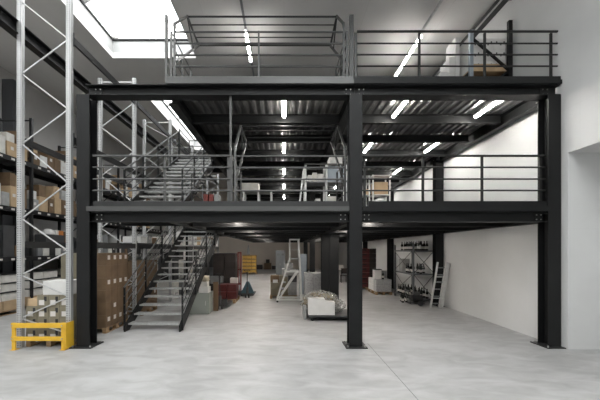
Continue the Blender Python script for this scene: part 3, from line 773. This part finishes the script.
# red stacker
x, y = -2.1, 14.0
t = thing('stacker', 'red hand stacker with upright mast beside the dark brown cartons', 'stacker', (x, y, 0))
for dx in (0, .13): part('mast', MB().box(x + dx - .1, x + dx - .05, y + .2, y + .29, .06, 2.05), 'redpaint', t)
part('cross_bar', MB().box(x - .05, x + .03, y + .2, y + .28, 1.99, 2.05).box(x - .05, x + .03, y + .2, y + .28, .5, .58).box(x - .05, x + .03, y + .2, y + .28, 1.2, 1.26), 'redpaint', t)
part('base', MB().box(x - .12, x + .18, y - .1, y + .3, .06, .24), 'dark', t, bevel=.02)
part('leg', MB().box(x - .10, x - .04, y + .3, y + .9, .05, .12), 'dark', t)
part('leg', MB().box(x + .1, x + .16, y + .3, y + .9, .05, .12), 'dark', t)
for dx in (-.07, .13): part('wheel', MB().bar((x + dx - .03, y, .075), (x + dx + .03, y, .075), .148, .148, 16), 'black', t)
part('chain', MB().bar((x - .01, y + .25, .2), (x - .01, y + .25, 1.99), .02), 'black', t)
pallet_truck(-1.64, 13.5, 'pallet truck with a teal triangular pump cover beside the red stacker', 1.22, 'dark', 'blue')
# small dark reds on the near side of the aisle
pallet(-3.75, -2.45, 26.6, 27.8, .002, 'far pallet under the yellow crates')
for k in range(5):
    for i in range(3):
        o = carton(-3.7 + i * .41, -3.30 + i * .41, 26.65, 27.2, .148 + k * .31, .445 + k * .31, 'yellowcrate', 'yellow crate in the far stack, %s up, %s from the stair side' % (ORD[k], ORD[i]), 'yellow crates at the far end', None, 'crate', 'crate', .015)
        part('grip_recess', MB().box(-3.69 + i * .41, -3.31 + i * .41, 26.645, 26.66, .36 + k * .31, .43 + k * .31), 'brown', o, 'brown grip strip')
solo('wrapped_cone', MB().lathe(-3.2, 26.92, 1.70, [(.17, 0), (.16, .2), (.10, .5), (.03, .85), (.01, .9)], 10), 'midgrey', 'grey cone-shaped wrapped roll standing on the yellow crates', 'roll', smooth=True)
# far wall
for n, (x, w, h, m) in enumerate(((-2.2, .8, .7, 'brown'), (-1.35, .55, .4, 'darkbrown'), (-3.1, .7, .5, 'darkbrown'))):
    carton(x, x + w, 33.0, 33.6, .002, h, m, '%s box at the far back wall, %s' % ({'brown': 'brown', 'darkbrown': 'dark brown'}[m], ('tallest of them', 'low one by the aisle', 'medium one nearer the yellow crates')[n]), 'boxes at the back wall')
carton(-2.0, -1.6, 33.1, 33.5, .702, 1.1, 'darkbrown', 'small dark box on the tallest box at the far back wall', None)

# lockers
t = thing('locker', 'tall blue-grey locker cabinet behind the white platform ladder', 'locker', (-.3, 22.4, 0))
part('body', MB().box(-.62, .10, 22.42, 22.9, .002, 2.12), mat('locker_paint', (.16, .175, .19), .45), t, bevel=.01)
for i in range(2):
    d = part('door', MB().box(-.60 + i * .355, -.265 + i * .355, 22.40, 22.419, .06, 2.06), mat('locker_door_paint', (.19, .205, .22), .45), t)
    part('handle', MB().box(-.30 + i * .355, -.28 + i * .355, 22.38, 22.40, 1.0, 1.15), 'bolt', d)
    for z in (1.75, 1.8, 1.85): part('vent_slot', MB().box(-.52 + i * .355, -.36 + i * .355, 22.396, 22.3999, z, z + .015), 'black', d)

# goods behind the platform ladder
pallet(-.62, .58, 13.15, 14.2, .002, 'pallet behind the white platform ladder')
c = 0
for k in range(3):
    for i in range(3):
        m = ('olive', 'olive', 'midgrey')[i] if k < 2 else ('brown', 'olive', 'dark')[i]
        lb = {'olive': 'olive', 'midgrey': 'grey', 'brown': 'brown', 'dark': 'dark grey'}[m] + ' box behind the platform ladder, %s up, %s from the aisle' % (ORD[k], ORD[i])
        carton(-.60 + i * .39, -.215 + i * .39, 13.2, 13.75, .148 + k * .29, .436 + k * .29, m, lb, 'boxes behind the platform ladder', None)
solo('paper_note', MB().box(-.49, -.27, 13.197, 13.2025, .70, .84), 'white', 'white paper sheet taped on the box behind the platform ladder', 'paper')
carton(-.1, .5, 13.3, 14.0, 1.02, 1.3, 'midgrey', 'wide pale grey box on top behind the platform ladder', None)
carton(.02, .4, 13.4, 13.9, 1.302, 1.52, 'speckle', 'small speckled box topping the goods behind the ladder', None)
for k in range(3):
    for i in range(2):
        carton(.83 + i * .37, 1.19 + i * .37, 12.0, 12.6, .15 + k * .36, .505 + k * .36, 'speckle', 'speckled grey carton beside the twin columns, %s up, %s column' % (ORD[k], ('ladder-side', 'column-side')[i]) , 'speckled grey cartons')
pallet(.8, 1.42, 11.98, 12.7, .0, 'small pallet under the speckled grey cartons')
carton(.75, 1.1, 14.5, 14.9, .002, 1.95, 'bluegrey', 'tall narrow pale panel box standing beyond the speckled cartons', None)

# platform ladder
Y1, Y2 = 12.25, 12.85
t = thing('platform_ladder', 'white wheeled platform ladder with handrail cage', 'ladder', (.2, 12.5, 0))
for y in (Y1, Y2):
    part('post', MB().bar((.73, y, .1), (.60, y, 2.58), .055, .055), 'ladder', t)
    part('stringer', MB().bar((-.28, y, .12), (.24, y, 1.80), .045, .05), 'ladder', t)
    part('guard_post', MB().bar((.24, y, 1.78), (.24, y, 2.56), .035, .035), 'ladder', t)
    part('guard_bar', MB().bar((.22, y, 2.58), (.64, y, 2.58), .04, .04).bar((.24, y, 2.15), (.62, y, 2.15), .025, .025), 'ladder', t)
    part('diagonal', MB().bar((-.2, y, .16), (.58, y, 1.30), .055, .055), 'ladder', t)
    part('tie_bar', MB().bar((.02, y, 1.26), (.66, y, 1.26), .05, .05), 'ladder', t)
part('base_frame', MB().bar((-.30, Y1, .12), (.75, Y1, .12), .05, .07).bar((-.30, Y2, .12), (.75, Y2, .12), .05, .07).bar((-.28, Y1, .12), (-.28, Y2, .12), .05, .06).bar((.72, Y1, .12), (.72, Y2, .12), .05, .06), 'ladder', t)
part('platform', MB().box(.22, .66, Y1 - .02, Y2 + .02, 1.76, 1.80), 'grey', t)
for k in range(6):
    f = (k + .6) / 6.4
    xx, zz = -.28 + .52 * f, .12 + 1.68 * f
    part('step', MB().box(xx - .02, xx + .14, Y1 + .02, Y2 - .02, zz - .02, zz + .01), 'grey', t)
for x in (-.27, .71):
    for y in (Y1, Y2):
        part('castor', MB().bar((x, y - .02, .045), (x, y + .02, .045), .088, .088, 14), 'black', t)

# flat trolley with white box and film-wrapped bundle
t = thing('flat_trolley', 'low dark platform trolley beside the middle front column', 'trolley', (1.4, 9.3, 0))
part('bed', MB().box(.72, 2.25, 8.98, 9.95, .13, .185), 'dark', t, bevel=.008)
part('frame', MB().box(.76, 2.21, 9.02, 9.06, .09, .13).box(.76, 2.21, 9.86, 9.9, .09, .13), 'steel', t)
for x in (.86, 2.1):
    for y in (9.08, 9.84):
        part('castor', MB().bar((x, y - .025, .055), (x, y + .025, .055), .11, .11, 16).box(x - .03, x + .03, y - .03, y + .03, .09, .128), 'black', t)
part('push_bar', MB().tube([(2.24, 9.1, .18), (2.24, 9.1, .95), (2.24, 9.84, .95), (2.24, 9.84, .18)], .018), 'dark', t)
x0, x1 = .73, 1.53
solo('notched_box', MB().prism([(x0, .19), (x1, .19), (x1, .58), (x1 - .26, .60), (x1 - .31, .685), (x0, .70)], 'y', 9.0, 9.26), 'white', 'white carton with a stepped top edge on the platform trolley', 'carton', bevel=.006)
def lump(name, cx, cy, z0, sx, sy, sz, m, label, cat, seed, rough=.22, parent=None):
    bm = bmesh.new(); bmesh.ops.create_icosphere(bm, subdivisions=4, radius=1)
    from mathutils import noise
    for v in bm.verts:
        n = v.co.normalized()
        d = 1 + rough * noise.noise(n * 2.3 + Vector((seed, 0, 0))) + rough * .5 * noise.noise(n * 6 + Vector((0, seed, 0)))
        p = Vector((n.x * sx, n.y * sy, n.z * sz)) * d
        v.co = Vector((cx + p.x, cy + p.y, max(z0, z0 + sz * .92 + p.z)))
    mb = MB(); mb.bm.free(); mb.bm = bm
    if parent: return part(name, mb, m, parent, label, smooth=True)
    return solo(name, mb, m, label, cat, smooth=True)
film = bpy.data.materials.new('stretch_film'); film.use_nodes = True; nt = film.node_tree; p = nt.nodes['Principled BSDF']
p.inputs['Base Color'].default_value = (.55, .55, .52, 1); p.inputs['Roughness'].default_value = .18
tr = nt.nodes.new('ShaderNodeBsdfTransparent'); mx = nt.nodes.new('ShaderNodeMixShader'); wv = nt.nodes.new('ShaderNodeTexNoise'); wv.inputs['Scale'].default_value = 9; wv.inputs['Distortion'].default_value = 2
cr = nt.nodes.new('ShaderNodeMapRange'); cr.inputs['From Min'].default_value = .35; cr.inputs['From Max'].default_value = .65; cr.inputs['To Min'].default_value = .0; cr.inputs['To Max'].default_value = .6
tcn = nt.nodes.new('ShaderNodeTexCoord'); nt.links.new(tcn.outputs['Object'], wv.inputs['Vector'])
bp = nt.nodes.new('ShaderNodeBump'); bp.inputs['Strength'].default_value = .6; nt.links.new(wv.outputs['Fac'], bp.inputs['Height']); nt.links.new(bp.outputs[0], p.inputs['Normal'])
nt.links.new(wv.outputs['Fac'], cr.inputs['Value']); nt.links.new(cr.outputs[0], mx.inputs[0]); nt.links.new(tr.outputs[0], mx.inputs[1]); nt.links.new(p.outputs[0], mx.inputs[2])
nt.links.new(mx.outputs[0], nt.nodes['Material Output'].inputs[0]); M['film'] = film
t = thing('wrapped_bundle', 'lumpy film-wrapped bundle of brown and green material on the platform trolley', 'bundle', (1.3, 9.6, .19))
lump('filling', 1.15, 9.6, .20, .52, .25, .29, mat('mixed_packing_filling', (.17, .135, .08), .8, 0, .6, 12, 1), None, '', 3, .3, t)
lump('film', 1.18, 9.6, .19, .60, .28, .33, 'film', None, '', 5, .25, t)
lump('film', 1.70, 9.58, .19, .26, .24, .20, 'film', None, '', 9, .3, t)
solo('film_scrap', MB().box(.60, .70, 9.3, 9.9, .0, .42), 'midgrey', 'narrow grey film-covered box beside the platform trolley end', 'box', bevel=.02)

# ---------------------------------------------------------------- right side of the ground floor
for k in range(8):
    for j in range(3):
        o = carton(4.05, 4.62, 16.2 + j * .42, 16.6 + j * .42, .15 + k * .26, .405 + k * .26, 'red', 'red bottle crate near the side wall, %s up, %s row back' % (ORD[k], ORD[j]), 'red bottle crates', None, 'crate', 'crate')
        part('hand_hole', MB().box(4.22, 4.45, 16.2 + j * .42 - .001, 16.2 + j * .42 + .003, .30 + k * .26, .36 + k * .26), 'black', o)
        part('rim', MB().box(4.045, 4.625, 16.195 + j * .42, 16.605 + j * .42, .39 + k * .26, .403 + k * .26), 'redpaint', o)
        carton(4.63, 4.98, 16.2 + j * .42, 16.6 + j * .42, .15 + k * .26, .405 + k * .26, 'darkbrown', 'dark crate beside the red bottle crates, %s up, %s row back' % (ORD[k], ORD[j]), 'dark crates beside the red ones', None, 'crate', 'crate')
pallet(4.02, 5.0, 16.15, 17.5, 0, 'pallet under the red bottle crates')
pallet(4.38, 5.16, 14.3, 15.7, 0, 'pallet under the low pale crates beside the bottle shelving')
for i in range(2):
    for j in range(3):
        for k in range(2):
            xa = 4.40 + i * .37
            carton(xa, xa + .365, 14.32 + j * .45, 14.75 + j * .45, .15 + k * .29, .435 + k * .29, 'white' if (i == 0 and j) else ('speckle'), '%s crate low beside the bottle shelving, %s column, %s row back, %s up' % ('white' if (i == 0 and j) else 'speckled grey', ('aisle-side', 'wall-side')[i], ORD[j], ORD[k]), 'low pale crates by the bottle shelving', None, 'crate', 'crate')
o = carton(4.38, 4.70, 14.5, 14.85, .732, 1.18, 'white', 'white bin with a dark lid on the low pale crates', None, None, 'bin', 'bin')
part('lid', MB().box(4.36, 4.72, 14.48, 14.87, 1.18, 1.215), 'black', o, 'dark lid')
carton(4.80, 5.14, 15.0, 15.4, .732, 1.12, 'midgrey', 'grey crate at the wall end on the low pale crates', None)
carton(4.74, 4.98, 15.6, 15.9, .002, 1.14, 'darkbrown', 'narrow dark box standing behind the low pale crates', None)

def bottle_mb(x, y, z, s=1.0):
    return MB().lathe(x, y, z, [(.040 * s, 0), (.044 * s, .01 * s), (.044 * s, .19 * s), (.036 * s, .225 * s), (.016 * s, .26 * s), (.0145 * s, .31 * s), (.017 * s, .315 * s), (.017 * s, .33 * s)], 10)
proto = thing('bottle', 'tall dark bottle standing on the low pale crates', 'bottle', (4.78, 14.5, .732))
part('body', bottle_mb(4.78, 14.5, .732, 1.2), 'glassbottle', proto, smooth=True)
part('paper_label', MB().cyl(4.78, 14.5, .80, .90, .0545, 12), 'offwhite', proto)

# bottle shelving
SX0, SX1, SY0, SY1 = 5.22, 6.03, 12.1, 14.1
t = thing('shelving_unit', 'grey metal shelving unit full of bottles along the side wall', 'shelving', (5.5, 13, 0))
for x in (SX0, SX1):
    for y in (SY0, SY1):
        part('post', MB().box(x - .03, x + .03, y - .022, y + .022, .002, 2.38), 'shelfgrey', t)
SHZ = [.17, 1.17, 2.12]
for z in SHZ:
    part('shelf', MB().box(SX0 + .022, SX1 - .022, SY0, SY1, z - .01, z).box(SX0 - .03, SX0 - .022, SY0, SY1, z - .045, z + .02).box(SX0 + .022, SX1 - .022, SY0 - .006, SY0, z - .045, z + .01), 'shelfgrey', t)
for a, b in ((.17, 1.15), (1.2, 2.1)):
    part('cross_brace', MB().bar((SX0, SY0 - .028, a), (SX1, SY0 - .028, b), .012, .022).bar((SX1, SY0 - .036, a), (SX0, SY0 - .036, b), .012, .022), 'dark', t)
    part('cross_brace', MB().bar((SX0 - .034, SY0 + .03, a), (SX0 - .034, SY1, b), .012, .022).bar((SX0 - .040, SY0 + .03, b), (SX0 - .040, SY1, a), .012, .022), 'dark', t)
for lv, z in enumerate(SHZ):
    n = 0
    y = SY0 + .12
    while y < SY1 - .1:
        for col, x in enumerate((5.36, 5.58, 5.82)):
            if random.random() < (.78, .8, .9)[lv] and not (lv == 1 and 13.2 < y):
                copy_tree(proto, loc=(x + random.uniform(-.02, .02), y, z + .001), label='dark bottle on the %s shelf, %s row from the near end, %s' % (('lowest', 'middle', 'top')[lv], ORD[n], ('front column', 'middle column', 'wall column')[col]))['group'] = 'bottles on the grey shelving'
        y += random.uniform(.19, .25); n += 1
# white bin panels behind the shelving: pale cartons on the lower shelf
carton(5.32, 5.66, 13.5, 13.9, 1.172, 1.75, 'midgrey', 'pale grey carton among the bottles on the middle shelf', None)
# aluminium ladder leaning on the wall
t = thing('leaning_ladder', 'folded aluminium ladder leaning on the white wall beside the shelving', 'ladder', (5.6, 10.9, 0))
LB, LT = Vector((5.42, 11.10, .012)), Vector((5.69, 11.10, 1.70))
for off in (Vector((0, 0, 0)), Vector((.30, -.06, 0))):
    for k2, sh in enumerate((Vector((0, 0, 0)), Vector((.055, -.035, 0)))):
        if off.x == 0 and k2: continue
        part('stile', MB().bar(LB + off + sh, LT + off + sh - Vector((0, 0, .03 * k2)), .045 + .04 * (off.x > 0), .07), 'alu', t)
for k in range(6):
    p = LB.lerp(LT, (k + .6) / 6.4)
    part('rung', MB().bar(p + Vector((.02, 0, 0)), p + Vector((.29, -.055, 0)), .035, .04), 'grey', t)
for k in range(2):
    p = LB.lerp(LT, (k * 3 + 1.3) / 6.4) + Vector((0, .07, 0))
    part('rung', MB().bar(p + Vector((.02, 0, 0)), p + Vector((.29, -.055, 0)), .03, .03), 'alu', t, 'rung of the folded rear section')

# motor trolley
t = thing('pump_trolley', 'small black wheeled pump in front of the bottle shelving', 'pump', (5.2, 11.6, 0))
part('body', MB().bar((4.95, 11.65, .28), (5.35, 11.65, .28), .24, .24, 16), 'black', t)
part('motor', MB().box(5.0, 5.25, 11.55, 11.75, .4, .52), 'dark', t, bevel=.01)
part('frame', MB().tube([(4.86, 11.5, .08), (5.4, 11.5, .08), (5.4, 11.8, .08), (4.86, 11.8, .08), (4.86, 11.5, .08)], .015).tube([(4.86, 11.5, .08), (4.75, 11.5, .6)], .015).tube([(4.86, 11.8, .08), (4.75, 11.8, .6)], .015).tube([(4.75, 11.5, .6), (4.75, 11.8, .6)], .015), 'dark', t)
for y in (11.47, 11.83): part('wheel', MB().bar((5.22, y - .02, .10), (5.22, y + .02, .10), .2, .2, 18), 'black', t)
for n, (x, y) in enumerate(((4.85, 12.25), (5.02, 12.3), (4.9, 12.5), (5.06, 12.62))):
    copy_tree(proto, loc=(x, y, .001), label='dark bottle standing on the floor behind the black pump, %s back' % ORD[n])['group'] = 'bottles on the floor'
# far office corner with table and chairs seen between the columns
t = thing('work_table', 'dark work table far behind between the columns', 'table', (4.2, 20.5, 0))
part('tabletop', MB().box(3.5, 5.0, 20.2, 21.0, .72, .76), 'darkbrown', t)
for x in (3.55, 4.9):
    for y in (20.25, 20.9): part('leg', MB().box(x, x + .05, y, y + .05, .002, .72), 'darkbrown', t)
for n, x in enumerate((3.75, 4.35)):
    c = thing('wooden_chair', 'dark wooden chair drawn up to the far work table, %s' % ('nearer the middle column' if n else 'nearer the twin columns'), 'chair', (x, 19.8, 0), 'chairs at the far table')
    part('seat', MB().box(x, x + .42, 19.7, 20.1, .43, .47), 'darkbrown', c); part('backrest', MB().box(x, x + .42, 19.68, 19.71, .6, .95).box(x, x + .04, 19.68, 19.71, .47, .95).box(x + .38, x + .42, 19.68, 19.71, .47, .95), 'darkbrown', c)
    for a in (x, x + .38):
        for b in (19.7, 20.06): part('leg', MB().box(a, a + .04, b, b + .04, .002, .43), 'darkbrown', c)
carton(3.7, 4.05, 20.3, 20.6, .762, 1.12, 'label', 'pale box on the far work table', None)
carton(4.3, 4.5, 20.3, 20.5, .762, .95, 'white', 'small white box on the far work table', None)
pe = solo('dark_jacket', MB().box(4.6, 4.66, 20.9, 21.0, .762, 1.5).box(4.4, 4.86, 20.92, 20.98, 1.05, 1.5), 'darkbrown', 'dark upright monitor-like panel on the far work table', 'panel')

# ---------------------------------------------------------------- goods on the lower deck
Z1 = D1 + .002
y = 9.5
t = thing('metal_shelving', 'pale metal shelf frame on the lower deck behind the narrow gate', 'shelving', (1.2, y, Z1))
for x in (.68, 1.34, 2.0):
    for yy in (y, y + .55): part('post', MB().box(x - .03, x + .03, yy - .02, yy + .02, Z1, 4.88), 'alu', t)
part('shelf', MB().box(.65, 2.03, y - .02, y + .57, 4.28, 4.31), 'grey', t)
part('top_bar', MB().box(.65, 2.03, y - .025, y + .0, 4.84, 4.88).box(.65, 2.03, y + .54, y + .57, 4.84, 4.88), 'gate', t)
part('shelf', MB().box(.65, 2.03, y - .02, y + .57, 3.2, 3.23), 'grey', t)
for n, (a, b, h, m, lv) in enumerate(((.76, .90, .22, 'white', 0), (.91, 1.06, .30, 'offwhite', 0), (1.07, 1.26, .26, 'white', 0), (1.40, 1.92, .50, 'bluegrey', 0), (.74, .95, .25, 'blue', 1), (1.0, 1.16, .55, 'white', 1), (1.38, 1.72, .62, 'offwhite', 1))):
    z = 4.312 if lv == 0 else 3.232
    carton(a, b, y + .05, y + .5, z, z + h, m, '%s box on the %s level of the pale shelf frame, %s one' % ({'white': 'white', 'offwhite': 'off-white', 'bluegrey': 'wide blue-grey', 'blue': 'teal'}[m], 'upper' if lv == 0 else 'lower', ORD[n if lv == 0 else n - 4]), 'boxes on the pale shelf frame')
solo('top_carton', MB().box(1.45, 1.85, y + .0, y + .55, 4.885, 5.12), 'white', 'white carton on top of the pale shelf frame beside the column', 'carton', bevel=.006)
t = thing('step_ladder', 'pale step ladder beside the shelf frame on the lower deck', 'ladder', (.5, 9.4, Z1))
for yy in (9.4, 9.75):
    part('stile', MB().bar((.44, yy, Z1), (.62, yy, 4.7), .04, .03), 'alu', t)
for k in range(5): part('rung', MB().bar((.47 + .03 * k, 9.4, Z1 + .25 + .28 * k), (.47 + .03 * k, 9.75, Z1 + .25 + .28 * k), .04, .03), 'alu', t)
# low table with white crate
t = thing('low_table', 'pale low table on the lower deck behind the narrow gate', 'table', (-1, 10.4, Z1))
part('tabletop', MB().box(-1.45, -.42, 10.4, 11.0, 4.18, 4.22), 'midgrey', t)
for x in (-1.43, -.92, -.47):
    for yy in (10.41, 10.95): part('leg', MB().box(x, x + .05, yy, yy + .04, Z1, 4.18), 'alu', t)
part('shelf', MB().box(-1.43, -.44, 10.42, 10.97, 3.55, 3.58), 'midgrey', t)
carton(-1.5, -.88, 10.42, 10.9, 4.222, 4.48, 'offwhite', 'off-white crate on the pale low table of the lower deck', None, None, 'crate', 'crate')
carton(-1.35, -1.0, 10.45, 10.9, 3.582, 3.85, 'white', 'white box on the shelf of the pale low table', None)
carton(-.85, -.5, 10.45, 10.9, 3.582, 3.78, 'offwhite', 'flat off-white box on the shelf of the pale low table', None)
for n in range(3):
    carton(-2.42 + n * .16, -2.28 + n * .16, 9.0, 9.35, Z1, 3.82, 'redpaint' if n < 2 else 'midgrey', ('red bin beside the stair opening on the lower deck, touching the rail', 'red bin beside the stair opening on the lower deck, away from the rail', 'narrow grey bin beside the two red bins on the lower deck')[n], 'small bins by the stair opening', None, 'plastic_bin', 'bin')
# right bay
for n, (xa, xb, yy, m, lab) in enumerate(((3.62, 4.30, 12.2, 'ladder', 'white shelf frame holding a tan carton on the lower deck'), (2.9, 3.50, 12.3, 'alu', 'grey shelf frame on the lower deck beside the white one'))):
    t = thing('metal_shelving', lab, 'shelving', ((xa + xb) / 2, yy, Z1))
    for x in (xa, xb):
        for y2 in (yy, yy + .5): part('post', MB().box(x - .025, x + .025, y2 - .02, y2 + .02, Z1, 5.2), m, t)
    for z in (3.3, 4.38, 5.16): part('shelf', MB().box(xa - .02, xb + .02, yy - .01, yy + .52, z, z + .03), m, t)
carton(3.68, 4.24, 12.22, 12.65, 4.412, 4.92, 'tan', 'tan carton in the white shelf frame on the lower deck', None)
carton(3.68, 3.95, 12.22, 12.6, 3.332, 3.95, 'offwhite', 'off-white carton below the tan one in the white shelf frame', None)
carton(4.0, 4.22, 12.22, 12.6, 3.332, 3.7, 'tan', 'small tan carton at the bottom of the white shelf frame', None)
carton(2.95, 3.25, 12.32, 12.7, 4.412, 4.8, 'offwhite', 'off-white carton in the grey shelf frame on the lower deck', None)
carton(3.0, 3.45, 12.32, 12.7, 3.332, 3.9, 'white', 'white carton at the bottom of the grey shelf frame', None)
carton(3.27, 3.48, 12.32, 12.7, 4.412, 4.65, 'tan', 'small tan carton in the grey shelf frame on the lower deck', None)

# ---------------------------------------------------------------- rack on the upper deck
Z2 = D2 + .002
t = thing('pallet_rack', 'short dark pallet rack on the upper deck against the side wall', 'rack', (5.4, 8, Z2))
for y in (8.0, 10.7):
    part('upright', MB().box(4.94, 5.03, y - .04, y + .04, Z2, 8.0), 'bluegrey' if y < 9 else 'steel', t)
    part('upright', MB().box(5.97, 6.07, y - .04, y + .04, Z2, 8.25), 'steel', t)
    part('brace', MB().bar((5.0, y + .01, 7.82), (6.0, y + .01, 6.95), .06, .04), 'steel', t)
    part('brace', MB().bar((6.0, y + .01, 6.93), (5.0, y + .01, 6.2), .04, .04), 'steel', t)
    part('cross_bar', MB().bar((5.03, y, 6.74), (5.97, y, 6.74), .04, .04), 'steel', t)
for x in (5.0, 6.0):
    part('load_beam', MB().box(x - .03, x + .03, 8.04, 10.66, 6.80, 6.94), 'steel', t)
part('shelf_board', MB().box(4.96, 6.05, 8.05, 10.65, 6.942, 6.97), 'tan', t)
part('end_board', MB().box(5.06, 5.94, 8.05, 8.09, 6.972, 7.14), 'tan', t, 'brown front board')
for k in range(3):
    for i in range(3):
        for j in range(4):
            if j > 0 and i > 0 and k < 2: continue
            x0 = 4.98 + i * .345; y0 = 8.12 + j * .6; z0 = 6.973 + k * .30
            if j > 1 and k == 2: continue
            o = carton(x0, x0 + .34, y0, y0 + .58, z0, z0 + .296, 'white', 'white carton on the upper-deck rack, %s layer, %s from inner side, %s row' % (ORD[k], ORD[i], ORD[j]), 'white cartons on the upper deck rack')
            if j == 0:
                for q in (-.10, .01, .1):
                    part('print_mark', MB().box(x0 + .17 + q, x0 + .205 + q, y0 - .001, y0 + .0029, z0 + .11 + abs(q) * .4, z0 + .18 + abs(q) * .4), 'black', o, 'small dark print mark')
for n, (yy, h) in enumerate(((8.1, .35), (8.7, .5))):
    carton(5.1, 5.9, yy, yy + .5, Z2 + .02, Z2 + .02 + h, 'tan', 'tan carton under the upper-deck rack shelf, %s row' % ('front' if n == 0 else 'back'), 'tan cartons under the upper rack')
for n, (xa, xb, ya, hs_) in enumerate(((4.38, 4.63, 8.42, (.66, .60)), (4.64, 4.80, 8.42, (.60, .60, .48)), (4.80, 4.925, 8.40, (.75, .75, .72)))):
    z = Z2
    for k, h in enumerate(hs_):
        carton(xa, xb, ya, ya + .5, z, z + h, 'white', 'white box beside the upper-deck rack, %s pile from the rack, %s up' % (ORD[2 - n], ORD[k]), 'white boxes beside the upper rack')
        z += h + .001
t = thing('trestle', 'small dark trestle beside the rack on the upper deck', 'trestle', (4.5, 9.2, Z2))
for x in (4.4, 4.6): part('leg', MB().bar((x, 9.2, Z2), (x, 9.2, 7.15), .04, .04), 'bluegrey', t)
part('cross_bar', MB().bar((4.35, 9.2, 6.98), (4.95, 9.2, 6.98), .03, .03), 'dark', t)

# ---------------------------------------------------------------- camera, colour management
cam = bpy.data.cameras.new('camera'); co = bpy.data.objects.new('camera', cam); COL.objects.link(co)
co.location = (0, 0, CH); co.rotation_euler = (math.radians(90), 0, 0)
cam.sensor_width = 36; cam.lens = 36 * F / 600; cam.shift_x = (300 - CX) / 600; cam.shift_y = (CY - 200) / 600
cam.clip_start = .05; cam.clip_end = 200
scene.camera = co
scene.view_settings.view_transform = 'Standard'; scene.view_settings.look = 'None'
scene.view_settings.exposure = 1.32; scene.view_settings.gamma = 1; scene.view_settings.use_curve_mapping = False
c = scene.cycles
c.use_denoising = True; c.max_bounces = 8; c.diffuse_bounces = 5; c.glossy_bounces = 3; c.transparent_max_bounces = 12
c.sample_clamp_indirect = 6; c.caustics_reflective = False; c.caustics_refractive = False
